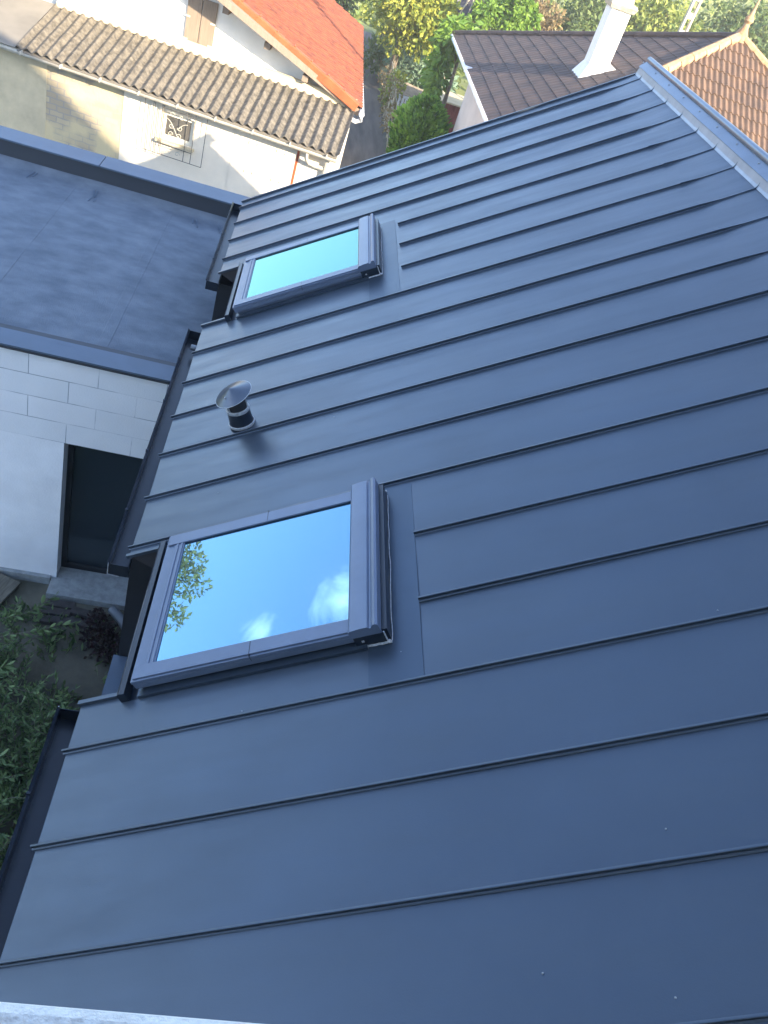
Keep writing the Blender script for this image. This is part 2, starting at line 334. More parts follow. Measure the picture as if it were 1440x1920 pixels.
# roof sheets (each tray a face strip with a slight dish), notched at the two roof windows
r = MB()
NOT = [(1.29, 2.42, .22), (5.51, 6.66, .26)]
cuts = sorted([T0] + [k*p for k in range(-2, 18)] + [T1] + [a for n in NOT for a in n[:2]])
cuts = [c for c in cuts if c >= T0 - 1e-6 and c <= T1 + 1e-6]
for a, b in zip(cuts[:-1], cuts[1:]):
    if b - a < 1e-5: continue
    s0 = 0
    for n0, n1, ns in NOT:
        if a >= n0 - 1e-4 and b <= n1 + 1e-4: s0 = ns
    SS = [s0 + (SR - s0) * i / 24 for i in range(25)]
    TT = [a + (b-a)*j/4 for j in range(5)]
    base = len(r.v)
    for s in SS:
        for t in TT:
            dish = .0045*noise.noise(Vector((s*.9, t*1.7, 1.3)))
            up = .012*max(0, (s - 4.35)/.41)**2
            r.v.append(tuple(RW(s, t, dish + up)))
    for i in range(24):
        for j in range(4):
            q = base + i*5 + j; r.f.append((q, q+1, q+6, q+5)); r.mi.append(0)
    # eave drip edge folded down
    r.face([RW(s0, a), RW(s0, b), RW(s0, b) + Vector((-.004, 0, -.03)), RW(s0, a) + Vector((-.004, 0, -.03))])
# upturned strip under the ridge cap
u_ = MB(); u_.sweep([(0, 0.0125), (.02, .028), (.058, .072)], [(RW(SR, T0), A_, Nn), (RW(SR, T1), A_, Nn)], closed=False); u_.build('ridge_upturn', M['upturn'], house)
# standing seams: stem and folded head, laid flat towards the ridge
def seam(t, s0=-.015, s1=SR, lay=True):
    path = []; stops = [s0, (s0+s1)/3, 2*(s0+s1)/3, 4.33, 4.5, 4.62, SR] if lay else [s0, s1]
    for s in stops:
        q = 1.0 if s <= 4.34 else max(.32, 1 - (s - 4.34)/.2*.68)
        lean = 0 if s <= 4.34 else min(1, (s-4.34)/.2)*.014
        wob = .0018*noise.noise(Vector((s*2, t*3, 0)))
        path.append((RW(s, t + wob + lean, .012*max(0,(s-4.35)/.41)**2), Y_, Nn*q))
    r.sweep([(.0055, -.002), (.0055, .0235), (.003, .025), (-.003, .025), (-.005, .0235), (-.005, .018), (-.003, .017), (-.003, .007), (-.007, .0068), (-.011, .0055), (-.0135, .003), (-.0135, -.002)], path)
    if lay:   # tail climbing the upturn
        r.sweep([(-.004, 0), (-.004, .006), (.006, .006), (.006, 0)], [(RW(SR, t+.014, .014), Y_, Nn), (RW(SR+.022, t+.018, .027), Y_, Nn), (RW(SR+.050, t+.022, .054), Y_, Nn)])
for k in range(-2, 18):
    t = k*p
    s0 = -.015
    if k in (3, 4): s0 = 1.865
    if k in (11, 12, 13): s0 = 1.915
    seam(t, s0)
# edge trims: far verge, notch sides
for t, s0, s1, sg in ((T1, -.01, SR+.06, 1), (1.29, -.01, .26, -1), (2.42, -.01, .24, 1), (5.51, -.01, .28, -1), (6.66, -.01, .28, 1)):
    r.sweep([(-.012*sg, 0), (-.012*sg, .022), (.012*sg, .022), (.012*sg, 0)], [(RW(s0, t), Y_, Nn), (RW(s1, t), Y_, Nn)])
r.build('roof', M['roof'], house, smooth=True)
# thick roof build-up seen at the notches and the far verge, and the rear slope
e = MB()
for (a, b) in ((T0, 1.285), (2.425, 5.505), (6.665, T1-.003)):
    e.sweep([(.01, -.006), (.30, -.006), (.30, -.15), (.10, -.15)], [(RW(0, a), A_, Nn), (RW(0, b), A_, Nn)])
e.sweep([(.30, -.006), (SR+.03, -.006), (SR-.12, -.15), (.30, -.15)], [(RW(0, T0+.001), A_, Nn), (RW(0, T1-.004), A_, Nn)])
e.build('fascia', M['brownedge'], house)
RX, RZ = CT*4.88, ST*4.88 + .0
e = MB(); e.sweep([(0, 0), (4.9*CT, -4.9*ST), (4.9*CT-.08, -4.9*ST-.12), (0, -.16)], [((RX, T0, RZ), (1,0,0), (0,0,1)), ((RX, T1, RZ), (1,0,0), (0,0,1))])
rA = Vector((CT, 0, -ST)); rN = Vector((ST, 0, CT))
for k in range(-2, 18):
    e.sweep([(-.005, -.002), (-.005, .028), (.005, .028), (.005, -.002)], [(Vector((RX, k*p, RZ)) + rA*.1, Y_, rN), (Vector((RX, k*p, RZ)) + rA*4.9, Y_, rN)])
e.build('rear_roof', M['roof'], house)
# ridge cap: flat flange and rounded bead
c = MB()
prof = [(4.815, .078), (4.86, .088), (4.905, .096)]
for k in range(9):
    a = R_(200 - k*26); prof.append((4.937 + .032*math.cos(a), .106 + .032*math.sin(a)))
prof += [(4.99, .04), (5.04, -.06)]
pp = prof + [(4.98, -.06), (4.93, .05), (4.816, .072)]
c.sweep(pp, [(RW(0, T0), A_, Nn), (RW(0, T1+.02), A_, Nn)])
cap = c.build('ridge_cap', M['cap'], house, smooth=True)
c = MB()
for k in range(-1, 18):
    c.lathe([(.009, 0), (.009, .004), (.004, .008), (0.0003, .009)], RW(4.875, k*p + .27, .091), Nn, 10)
explode(c, 'rivet', M['sealant'], cap)
# box gutters
for i, (a, b) in enumerate(((T0, 1.265), (2.365, 5.44), (6.50, 8.70))):
    q = MB()
    q.sweep([(-.118, -.012), (-.118, -.028), (-.110, -.032), (-.110, -.125), (.012, -.125), (.012, -.045), (.006, -.045), (.006, -.118), (-.103, -.118), (-.103, -.024)],
            [((0, a, 0), (1,0,0), (0,0,1)), ((0, b, 0), (1,0,0), (0,0,1))])
    q.box((-.110, a-.003, -.124), (.01, a, -.03)); q.box((-.110, b, -.124), (.01, b+.003, -.03))
    y = a + .5
    while y < b - .1:
        q.box((-.122, y, -.03), (-.104, y+.012, -.010)); y += .68
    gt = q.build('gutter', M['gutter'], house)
    if i == 1:
        o = MB(); o.lathe([(.020, 0), (.020, .11), (.026, .11), (.026, 0)], (-.05, 5.165, -.035), (1, .0, .0), 16); o.build('outlet_pipe', M['pipe'], gt, smooth=True)
    if i in (0, 1):
        o = MB(); o.tube([(-.112, a-.006 if i else b+.006, -.022), (-.112, a-.006 if i else b+.006, -.122), (-.04, a-.006 if i else b+.006, -.128)], .0035, 6); o.build('sealant_bead', M['sealant'], gt)
# walls with the recesses below the windows
q = MB(); zt = -.128
for a, b in ((T0, 1.29), (2.55, 5.50), (6.70, 8.68)):
    q.box((.0, a, GZ), (.24, b, zt))
for a, b in ((1.291, 2.549), (5.501, 6.699)):
    q.box((.0, a, GZ), (.24, b, -1.18)); q.box((.24, a-.2, GZ), (.27, b+.2, .14))
q.box((.242, 8.62, GZ), (7.9, 8.68, .0)); q.prism([(.25, 8.62, .001), (7.85, 8.62, .001), (CT*4.85, 8.62, ST*4.85-.2)], (0, .055, 0))
q.box((7.86, T0, GZ), (7.95, 8.62, -.2))
q.build('wall', M['darkwall'], house)
q = MB()
for a, b in ((1.30, 2.54), (5.51, 6.69)): q.box((-.03, a, -1.18), (.26, b, -1.15))
explode(q, 'window_sill', M['coping'], house)

def skylight(s0, s1, t0, t1, gm, label, tf):
    X = RM
    f = MB()
    f.box((s0+.02, t0+.02, .0), (s1, t1-.02, .078), X=X)                     # curb
    # moulded sash: two side rails with a step, bottom rail
    for ta, tb in ((t0, t0+.095), (t1-.095, t1)):
        f.box((s0, ta, .080), (s1-.14, tb, .102), X=X)
        ti = (ta+.012, tb+.004) if ta == t0 else (ta-.004, tb-.012)
        f.box((s0+.01, ti[0], .102), (s1-.14, ti[1], .112), X=X)
        f.box((s0, (ta if ta == t0 else tb-.035), .045), (s1-.14, (ta+.035 if ta == t0 else tb), .078), X=X)
    f.box((s0-.006, t0+.002, .080), (s0+.05, t1-.002, .1005), X=X)
    f.box((s0+.05, t0+.097, .080), (s0+.118, t1-.097, .105), X=X)
    f.box((s0+.066, t0+.099, .105), (s0+.082, t1-.099, .110), X=X); f.box((s0+.096, t0+.099, .105), (s0+.110, t1-.099, .110), X=X)
    fr = f.build('skylight', M['frame'], house, bevel=.004); fr['label'] = label
    g = MB(); g.box((s0+.112, t0+.093, .088), (s1-.15, t1-.093, .098), X=X); g.build('pane', gm, fr)
    # joints across the side covers
    j = MB(); sm = (s0+s1)/2 - .02
    j.box((sm, t0-.001, .07), (sm+.003, t0+.094, .1135), X=X); j.box((sm, t1-.094, .07), (sm+.003, t1+.001, .1135), X=X); explode(j, 'cover_joint', M['gutter'], fr)
    # top hood: broad rounded cover with a bead
    c = MB(); pr = [(s1-.165, .084), (s1-.165, .128), (s1-.155, .137), (s1-.10, .143), (s1-.065, .143), (s1-.055, .133), (s1-.048, .133), (s1-.036, .150), (s1-.022, .154), (s1-.010, .146), (s1-.006, .10), (s1-.006, .084)]
    c.sweep(pr, [(RW(0, t0-.012), A_, Nn), (RW(0, t1+.012), A_, Nn)]); c.build('top_cover', M['frame'], fr, smooth=True)
    c = MB(); c.box((s1-.155, t0-.008, .012), (s1+.004, t0+.028, .083), X=X); c.box((s1-.155, t1-.028, .012), (s1+.004, t1+.008, .083), X=X); c.box((s1-.02, t0, .01), (s1+.022, t1, .095), X=X)
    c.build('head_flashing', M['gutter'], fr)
    c = MB(); c.box((s1-.12, t0-.011, .040), (s1-.107, t0-.008, .052), X=X); c.build('clip', M['sealant'], fr)
    # apron and side flashings lying on the trays
    c = MB(); c.box((s1+.02, tf, .0022), (s1+.172, t1+.07, .0048), X=X); c.box((s1-.10, tf, .0022), (s1+.02, t0-.002, .0048), X=X)
    c.box((s0, t0-.03, .002), (s1-.1, t0+.019, .022), X=X); c.box((s0, t1-.019, .002), (s1+.02, t1+.03, .022), X=X)
    c.build('flashing', M['flash'], fr)
    c = MB(); pts = [RW(s1+.024 + .006*random.random(), t0 + (t1-t0)*i/22 - .01, .012 + .004*random.random()) for i in range(23)]
    c.tube(pts, .003, 5); c.tube([RW(s1-.11 + .135*i/8, t0-.018 + .004*random.random(), .012) for i in range(9)], .0065, 6)
    c.lathe([(.001,0),(.012,.002),(.010,.012),(.001,.016)], RW(s1+.012, t0-.014, .01), Nn, 8); c.lathe([(.001,0),(.009,.002),(.007,.010),(.001,.012)], RW(s1+.022, t1+.005, .03), Nn, 8)
    c.tube([RW(s1+.006, t0-.012, .015), RW(s1+.004, t0-.011, .09)], .004, 6)
    c.build('sealant_bead', M['sealant'], fr)
    # lower bar closing the window foot
    c = MB(); c.sweep([(s0-.10, -.03), (s0-.10, .055), (s0-.085, .065), (s0-.055, .062), (s0-.055, .0), (s0-.0, .0), (s0, -.03)], [(RW(0, t0-.03), A_, Nn), (RW(0, t1+.02), A_, Nn)])
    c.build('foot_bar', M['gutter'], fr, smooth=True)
    return fr
skylight(.345, 1.695, 1.275, 2.395, M['glass1'], 'nearer, larger roof window mirroring blue sky, cloud and a tree', 1.012)
skylight(.345, 1.715, 5.49, 6.585, M['glass2'], 'farther roof window with turquoise glass', 5.012)
# flue with conical cowl
v = MB(); ax = (Nn*.72 + Vector((0,0,1))*.28).normalized(); o = RW(.63, 3.63, 0)
v.lathe([(.094, -.03), (.092, .03), (.086, .045), (.083, .13), (.085, .135), (.072, .137)], o, ax, 28); fl = v.build('flue_pipe', M['gutter'], house, smooth=True)
v = MB(); v.lathe([(.0945, .012), (.0965, .018), (.0965, .030), (.0915, .034)], o, ax, 28); v.lathe([(.083, .128), (.0875, .134), (.0875, .150), (.074, .154)], o, ax, 28)
for k in range(3):
    a = k*2.1 + .9; d = Vector((math.cos(a), math.sin(a), 0)); u = ax.cross(Vector((0,1,0))).normalized(); w2 = ax.cross(u); dd = (u*d.x + w2*d.y)*.076
    v.tube([o + dd + ax*.13, o + dd*1.05 + ax*.285], .005, 5)
v.build('collar', M['sealant'], fl, smooth=True)
v = MB(); v.lathe([(.070, .135), (.068, .235), (.0, .236)], o, ax, 28); v.build('inner_pipe', M['darkwall'], fl, smooth=True)
v = MB(); ca = Vector((-.62, -.10, .78)).normalized(); co = o + ax*.262; v.lathe([(.140, .0), (.142, .004), (.001, .058), (.001, .050), (.138, -.002)], co, ca, 40); v.build('cowl', M['cowl'], fl, smooth=True)
v = MB(); v.tube([co + ca*.002 + (ca.cross(Vector((0,1,0))).normalized()*math.cos(a) + ca.cross(ca.cross(Vector((0,1,0))).normalized())*math.sin(a))*.141 for a in [2*math.pi*i/40 for i in range(41)]], .003, 5); v.build('cowl_rim', M['sealant'], fl)
# specks of dried mortar on the trays
v = MB()
for s, t in ((.33, 4.02), (.55, 2.86), (2.72, .12), (3.2, 1.05), (1.35, 3.4), (.95, 1.03), (1.76, 1.19), (3.9, 2.2), (2.2, -.3), (2.6, -.42)):
    v.lathe([(.001, 0), (.004, .001), (.003, .003), (.001, .004)], RW(s, t, .002), Nn, 6)
explode(v, 'mortar_speck', M['sealant'], house)
at_base(house, 0, 0, GZ)

# ================================================================== PHOTOGRAPHER'S BUILDING
pb = empty('rendered_building', 'building with the rough white window ledge closing the bottom edge of the view', 'building')
q = MB(); y0, y1 = -1.42, -1.12
def wallpoly(pts): q.prism([(x, y0, z) for x, z in pts], (0, y1-y0, 0))
vz = lambda x: 9.3 - .75*(x - 8.6)
wallpoly([(-2.5, GZ), (-.45, GZ), (-.45, 8.6), (-2.5, 8.6)]); wallpoly([(-.45, GZ), (1.45, GZ), (1.45, 2.90), (-.45, 2.90)]); wallpoly([(-.45, 4.75), (1.45, 4.75), (1.45, 8.6), (-.45, 8.6)])
wallpoly([(1.45, GZ), (13, GZ), (13, vz(13)), (10, vz(10)), (3.2, vz(3.2)), (1.45, 12.0)]); wallpoly([(-2.5, 8.6), (1.45, 8.6), (1.45, 12.0)])
q.box((-2.5, -10, GZ), (-2.2, y0, 8.4)); q.box((12.8, -10, GZ), (13.0, y0, 5.8)); q.box((-2.5, -10, GZ), (13, -9.7, 6))
q.build('wall', M['housewall'], pb)
q = MB(); q.box((-.55, -1.5, 2.905), (1.55, -1.07, 2.98)); o = q.build('window_ledge', M['sill'], pb, bevel=.012)
q = MB()
q.prism([(3.2, -10.2, vz(3.2)+.02), (13.4, -10.2, vz(13.4)+.02), (13.4, -10.2, vz(13.4)+.2), (3.2, -10.2, vz(3.2)+.25)], (0, 9.4, 0))
q.prism([(3.2, -10.2, vz(3.2)+.02), (-3, -10.2, 8.2), (-3, -10.2, 8.4), (3.2, -10.2, vz(3.2)+.25)], (0, 9.4, 0))
q.build('roof', M['browntile_shaded'], pb)
q = MB(); q.box((-2.19, -3.2, GZ), (12.79, -3.05, 7.0)); q.build('sun_blocker_wall', M['housewall'], pb)  # unseen wall added to keep sun from behind off the window ledge
at_base(pb, 5, -5, GZ)

# ================================================================== FLAT ROOF EXTENSION
fx = empty('block_extension', 'flat roofed extension of bare white blocks with a blue grey membrane roof', 'building')
al = R_(1.5); BM_ = Matrix.Translation((-1.15, 5.45, 0)) @ Matrix.Rotation(al, 4, 'Z')
q = MB()
def bb(x0, x1, z0, z1, mi=0, d=.3): q.box((x0, 0, z0), (x1, d, z1), mi, X=BM_)
bb(-6, 0, -1.66, -.69); bb(0, 1.0, -1.66, -.69)
bb(-6, 0, GZ-.3, -1.66, 1); bb(1.0, 1.16, GZ-.3, -.72, 1)
q.box((-7.2, 5.76, GZ), (-6.9, 10, -.8), 1); q.box((-6.9, 9.7, GZ), (.0, 10.0, -.8), 1)
q.box((-.12, 8.75, GZ), (0.0, 9.7, -.8), 1)
q.build('wall', [M['block'], M['blockplain']], fx)
q = MB(); q.box((-6, .02, -.70), (1.16, .33, -.64), X=BM_); q.box((-6, -.034, -.668), (1.165, .019, -.6405), X=BM_); q.build('fascia', M['copingdark'], fx)
q = MB(); q.box((-6, -.032, -.64), (1.165, .235, -.622), X=BM_); q.build('coping', M['coping'], fx)
# far parapet with two lengths of coping
q = MB(); q.box((-7, 9.63, -.79), (.02, 9.98, -.42)); q.build('parapet', M['copingdark'], fx)
for a, b in ((-7, -1.903), (-1.895, .06)):
    q = MB(); q.box((a, 9.60, -.418), (b, 10.00, -.395)); q.build('coping', M['coping'], fx, bevel=.004)
# membrane with laps and an upturn at the parapet
q = MB(); n1, n2 = 60, 44; b0 = len(q.v)
for j in range(n2+1):
    y = 5.62 + (9.63-5.62)*j/n2
    for i in range(n1+1):
        x = -6.8 + 6.8*i/n1
        q.v.append((x, y, -.675 + .06*max(0, 1-(9.63-y)/.16) + .035*max(0, 1-(y-5.68)/.12) + .006*noise.noise(Vector((x*1.7, y*1.7, 0)))))
for j in range(n2):
    for i in range(n1):
        c0 = b0 + j*(n1+1)+i; q.f.append((c0, c0+1, c0+n1+2, c0+n1+1)); q.mi.append(0)
mem = q.build('roof_membrane', M['membrane'], fx, smooth='all')
q = MB()
for x, y in ((-1.9, 9.42), (-.62, 9.38), (-.28, 9.40), (-2.65, 9.45), (-1.86, 9.2)):
    for k in range(2):
        a = random.uniform(-.5, .5); L0 = random.uniform(.10, .22)
        q.tube([(x + k*.04, y, -.650), (x + k*.05 + a*.05, y - L0*.5, -.657), (x + k*.05 + a*.1, y - L0, -.668)], .0065, 5)
explode(q, 'membrane_wrinkle', M['coping'], mem)
q = MB()
for x, a in ((-.95, .0), (-2.2, .02), (-3.45, -.02), (-4.7, .0)):
    q.sweep([(-.05, .0), (-.045, .004), (.06, .005), (.065, .0)], [((x + a*i/10 + .006*noise.noise(Vector((x, i*.7, 0))), 5.84 + 3.62*i/10, -.677 + .004*noise.noise(Vector((x*1.7, (5.84+3.62*i/10)*1.7, 0)))), (1,0,0), (0,0,1)) for i in range(11)])
explode(q, 'membrane_lap', M['membrane'], mem)
# doorway
q = MB(); 
q.box((0.001, .20, GZ-.02), (.06, .27, -1.661), X=BM_); q.box((.06, .20, -1.74), (.999, .27, -1.661), X=BM_); q.box((.06, .20, GZ-.02), (.999, .27, GZ+.14), X=BM_); q.box((.94, .20, GZ+.14), (.999, .27, -1.74), X=BM_)
q.box((.06, .19, GZ+.14), (.94, .20, GZ+.16), X=BM_); q.box((.06, .185, GZ+.06), (.94, .20, GZ+.075), X=BM_)
d = q.build('glass_door', M['door'], fx)
q = MB(); q.box((.06, .23, GZ+.14), (.94, .238, -1.74), X=BM_); q.build('pane', M['doorglass'], d)
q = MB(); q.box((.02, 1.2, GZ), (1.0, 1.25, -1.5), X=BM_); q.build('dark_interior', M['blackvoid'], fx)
q = MB(); q.box((-.05, -.26, GZ-.02), (1.1, .19, GZ+.085), X=BM_); q.build('door_step', M['step'], fx, bevel=.008)
q = MB(); q.box((-4, -.05, GZ-.02), (-.06, .0, GZ+.11), X=BM_); q.build('plinth', M['step'], fx)
at_base(fx, -3, 7.5, GZ)

# ================================================================== OLD WHITE HOUSE + LEAN-TO
a59 = R_(-5.9); ev = Vector((math.cos(a59), math.sin(a59), 0)); qv = Vector((-ev.y, ev.x, 0)); Z_ = Vector((0,0,1))
def frame(o): 
    m = Matrix.Identity(4); m.col[0][:3] = ev; m.col[1][:3] = qv; m.col[2][:3] = Z_; m.translation = Vector(o); return m
oh = empty('white_gabled_house', 'white gabled house with an orange tiled roof and a brown shutter', 'house')
GO = frame((1.18, 16.81, 0))            # gable plane, x runs along the wall
def gx(x): return (x - 1.18)/ev.x
q = MB()
rk = lambda x: .65 + (x + 1.2)*(-.394) - .20
pts = [(gx(1.40), GZ), (gx(1.40), rk(1.40)), (gx(-3.6), rk(-3.6)), (gx(-8.4), rk(-3.6)-.394*4.8), (gx(-8.4), GZ)]
q.prism([GO @ Vector((x, 0, z)) for x, z in pts], qv*.3)
q.box((1.05, 16.95, GZ), (1.35, 25.1, -.55)); q.box((-9.0, 25.0, GZ), (1.34, 25.3, -1.6))
q.build('wall', M['white'], oh)
# roof: tiled slope, eave parallel to Y at x=1.6
def tiles(name, material, parent, origin, U, V, lu, lv, pu, pv, amp, step, cuts=(), prof='wave', jit=.004, nn=8, thick=.03):
    U = Vector(U).normalized(); V = Vector(V).normalized(); Nr = U.cross(V).normalized(); 
    if Nr.z < 0: Nr = -Nr
    bm = bmesh.new(); rows = int(lv/pv); cols = int(lu/pu)
    for r_ in range(rows):
        for c_ in range(cols):
            j = random.uniform(-jit, jit); h0 = random.uniform(0, jit)
            off = 0 if prof == 'wave' else (pu/2 if r_ % 2 else 0)
            vs = []
            for e_ in (0, 1):
                v = r_*pv + (pv*1.02 if e_ else 0) + j*.5
                hh = (0 if e_ else step) + h0
                row = []
                for k in range(nn+1):
                    t = k/nn
                    if prof == 'wave': y = amp*(.5 + .5*math.cos(2*math.pi*t)) 
                    elif prof == 'pan': y = amp*(1 if t < .25 else (.15 if t > .35 else .6))
                    else: y = amp*(0 if 0.04 < t < .96 else -1)
                    row.append(bm.verts.new(Vector(origin) + U*(off + (c_+t)*pu) + V*v + Nr*(hh + y)))
                vs.append(row)
            for k in range(nn): bm.faces.new((vs[0][k], vs[0][k+1], vs[1][k+1], vs[1][k]))
            # front lip
            lip = [bm.verts.new(x.co - Nr*(step + amp*.2)) for x in vs[0]]
            for k in range(nn): bm.faces.new((lip[k], lip[k+1], vs[0][k+1], vs[0][k]))
    for co, no in cuts:
        geom = bm.verts[:] + bm.edges[:] + bm.faces[:]
        bmesh.ops.bisect_plane(bm, geom=geom, plane_co=co, plane_no=no, clear_outer=True)
    me = bpy.data.meshes.new(name); bm.normal_update(); bm.to_mesh(me); bm.free(); me.materials.append(material)
    o = bpy.data.objects.new(name, me); COL.objects.link(o); o.parent = parent; return o
E0 = Vector((1.62, 16.30, -.46)); up = Vector((-.93, 0, .366)).normalized(); rn = Vector((.366, 0, .93)).normalized()
# verge line of the near edge runs along -ev (skewed by 5.9 degrees)
vdir = (Vector((-1.2, 16.70, .65)) - Vector((1.44, 16.43, -.39))).normalized()
vn = vdir.cross(rn); vn = vn if vn.y < 0 else -vn
tiles('roof', M['orange'], oh, E0 + Vector((0, -.1, 0)), (0,1,0), up, 9.2, 6.0, .215, .24, .030, .022,
      cuts=[(Vector((1.44, 16.50, -.39)), vn), (Vector((1.5, 25.0, -.4)), Vector((.05, 1, 0)))])
q = MB(); q.sweep([(0, -.03), (0, -.15), (5.7, -.15), (5.7, -.03)], [(E0 + Vector((0, .18, 0)), up, rn), (E0 + Vector((0, 8.5, 0)), up, rn)]); 
q.sweep([(0, -.0), (0, -.15), (5.4, -.15), (5.4, .0)], [(Vector((-3.6, 16.9, rk(-3.6)+.16)), Vector((-.93, 0, -.366)), Vector((-.366, 0, .93))), (Vector((-3.6, 25, rk(-3.6)+.16)), Vector((-.93, 0, -.366)), Vector((-.366, 0, .93)))])
q.build('roof_deck', M['shutter'], oh)
# verge tiles, each a folded piece along the rake
V0 = Vector((1.52, 16.42, -.40)); k = 0
tv = []
while k < 14:
    q = MB(); a0 = V0 + vdir*(k*.405); lap = .012 if k % 2 else .004
    inn = vn*-1
    q.sweep([(-.03, -.12), (-.03, .035+lap), (.0, .05+lap), (.20, .038+lap), (.20, .02), (.0, .02), (-.01, -.12)], [(a0, inn, rn), (a0 + vdir*.425, inn, rn)])
    q.sweep([(.0, .05+lap), (.20, .038+lap), (.20, .058+lap), (.0, .072+lap)], [(a0 + vdir*.37, inn, rn), (a0 + vdir*.40, inn, rn)])
    q.build('verge_tile', M['orangeverge'], oh, bevel=.006); k += 1
q = MB()
for x in (.42, -.42, -1.3): 
    q.box((gx(x)-.06, -.33, rk(x)-.12), (gx(x)+.06, -.01, rk(x)+.0), X=GO)
explode(q, 'purlin_end', M['shutter'], oh)
q = MB(); q.tube([(1.63, 16.28, -.50), (1.55, 25.0, -.50)], .055, 8); gt = q.build('gutter', M['whitepvc'], oh, smooth=True)
q = MB(); q.tube([(1.63, 16.30, -.50), (1.64, 16.34, -.62), (1.55, 16.38, -.68), (1.40, 16.42, -.66), (1.36, 16.5, -.74), (1.36, 16.5, -1.35)], .045, 8); q.build('downpipe', M['whitepvc'], oh, smooth=True)
q = MB()
for x0, x1 in ((-2.085, -1.81), (-1.795, -1.515)): q.box((gx(x0), -.05, -.56), (gx(x1), -.012, .44), X=GO)
sh = q.build('shutter', M['shutter'], oh, bevel=.005)
q = MB()
for x in (-2.06, -1.56):
    for z in (-.35, .05): q.box((gx(x)-.05, -.06, z), (gx(x)+.05, -.05, z+.03), X=GO)
explode(q, 'hinge', M['zinc'], sh)
at_base(oh, -3.5, 20, GZ)

lt = empty('lean_to_shed', 'long lean-to with corrugated mossy roof and a patchy rendered wall', 'shed')
LT = frame((-5.04, 15.49, 0)); LL = 6.42
# wall in patches of different render
zones = [(-4, .80, 'oldrender', 0), (.80, 2.24, 'oldbrick', -.012), (2.24, 4.38, 'whitestuc', 0), (4.38, 5.63, 'whitestuc', .012), (5.63, 6.36, 'whitestuc', 0)]
WI = (2.98, 3.60, -1.76, -1.26)        # window opening
q = MB(); ml = [M['oldrender'], M['oldbrick'], M['whitestuc']]
def lw_(x0, x1, z0, z1, mi, dy=0): q.box((x0, .15+dy, z0), (x1, .40, z1), mi, X=LT)
lw_(-4, .80, GZ, -1.04, 0); lw_(.80, 2.24, GZ, -1.04, 1, .012)
lw_(2.24, WI[0], GZ, -1.04, 2); lw_(WI[1], 4.38, GZ, -1.04, 2); lw_(WI[0], WI[1], GZ, WI[2], 2); lw_(WI[0], WI[1], WI[3], -1.04, 2)
lw_(4.38, 5.63, GZ, -1.04, 2, -.012); lw_(5.63, 6.36, GZ, -1.04, 2)
q.box((6.1, .41, GZ), (6.36, 2.0, -.95), 2, X=LT)
q.build('wall', ml, lt)
q = MB(); q.box((5.60, .130, -3), (5.645, .1375, -1.06), X=LT); q.build('rust_streak', M['orangeverge'], lt)
q = MB()
for x, z in ((4.66, -1.30), (4.82, -1.30), (4.66, -1.85), (4.82, -1.85), (5.2, -1.30), (5.36, -1.32), (5.2, -1.86), (5.36, -1.86)): q.box((x, .1325, z-.03), (x+.012, .1378, z+.03), X=LT)
explode(q, 'vent_slit', M['rubber'], lt)
# corrugated sheets
sl15 = R_(15); dv = (qv*math.cos(sl15) + Z_*math.sin(sl15)); dn_ = (-qv*math.sin(sl15) + Z_*math.cos(sl15))
o0 = LT @ Vector((.32, -.02, -1.0))
q = MB(); NC = 34; PN = 8; pit = (LL-.32-.02)/NC
for (v0, v1, h) in ((0, .86, .012), (.80, 1.86, .0)):
    b0 = len(q.v)
    for th_ in (0, -.008):
        for i in range(NC*PN+1):
            x = i*pit/PN; y = .03*math.cos(2*math.pi*i/PN)
            jj = .012*noise.noise(Vector((math.floor(i/PN/4)*3.1, 0, 0)))
            for v in (v0 + jj, v1): q.v.append(tuple(o0 + ev*x + dv*v + dn_*(y + h*(1 if v == v1 or v0 == 0 else 1) + .03 + th_)))
    n_ = (NC*PN+1)*2
    for i in range(NC*PN):
        q.f.append((b0+2*i, b0+2*i+2, b0+2*i+3, b0+2*i+1)); q.f.append((b0+n_+2*i, b0+n_+2*i+1, b0+n_+2*i+3, b0+n_+2*i+2)); q.f.append((b0+2*i, b0+n_+2*i, b0+n_+2*i+2, b0+2*i+2)); q.mi += [0, 0, 0]
q.build('corrugated_roof', M['fibro'], lt, smooth=True, fix=False)
q = MB(); q.sweep([(0, 0), (0, .02), (1.85, .02), (1.85, 0)], [(o0 - ev*4, dv, dn_), (o0 - ev*.04, dv, dn_)]); q.sweep([(0, -.045), (0, -.01), (1.85, -.01), (1.85, -.045)], [(o0, dv, dn_), (o0 + ev*6.04, dv, dn_)]); q.build('flat_roof_sheet', M['fibroflat'], lt)
q = MB(); q.sweep([(1.78, .02), (1.80, .10), (1.9, .16), (1.96, .16), (1.96, .02)], [(o0 + ev*.02, dv, dn_), (o0 + ev*(LL-.36), dv, dn_)]); q.build('wall_flashing', M['oldrender'], lt)
q = MB(); q.sweep([(.06*math.cos(a), .06*math.sin(a)) for a in [math.pi + math.pi*k/8 for k in range(9)]] + [(.052*math.cos(a), .052*math.sin(a)) for a in [2*math.pi - math.pi*k/8 for k in range(9)]],
        [(LT @ Vector((-4, -.05, -1.0)), qv, Z_), (LT @ Vector((6.37, -.05, -1.035)), qv, Z_)]); gt = q.build('gutter', M['zinc'], lt, smooth=True)
q = MB()
for k in range(9): q.box((.4+k*.72, -.115, -1.065), (.42+k*.72, .0, -1.0), X=LT)
explode(q, 'bracket', M['zinc'], gt)
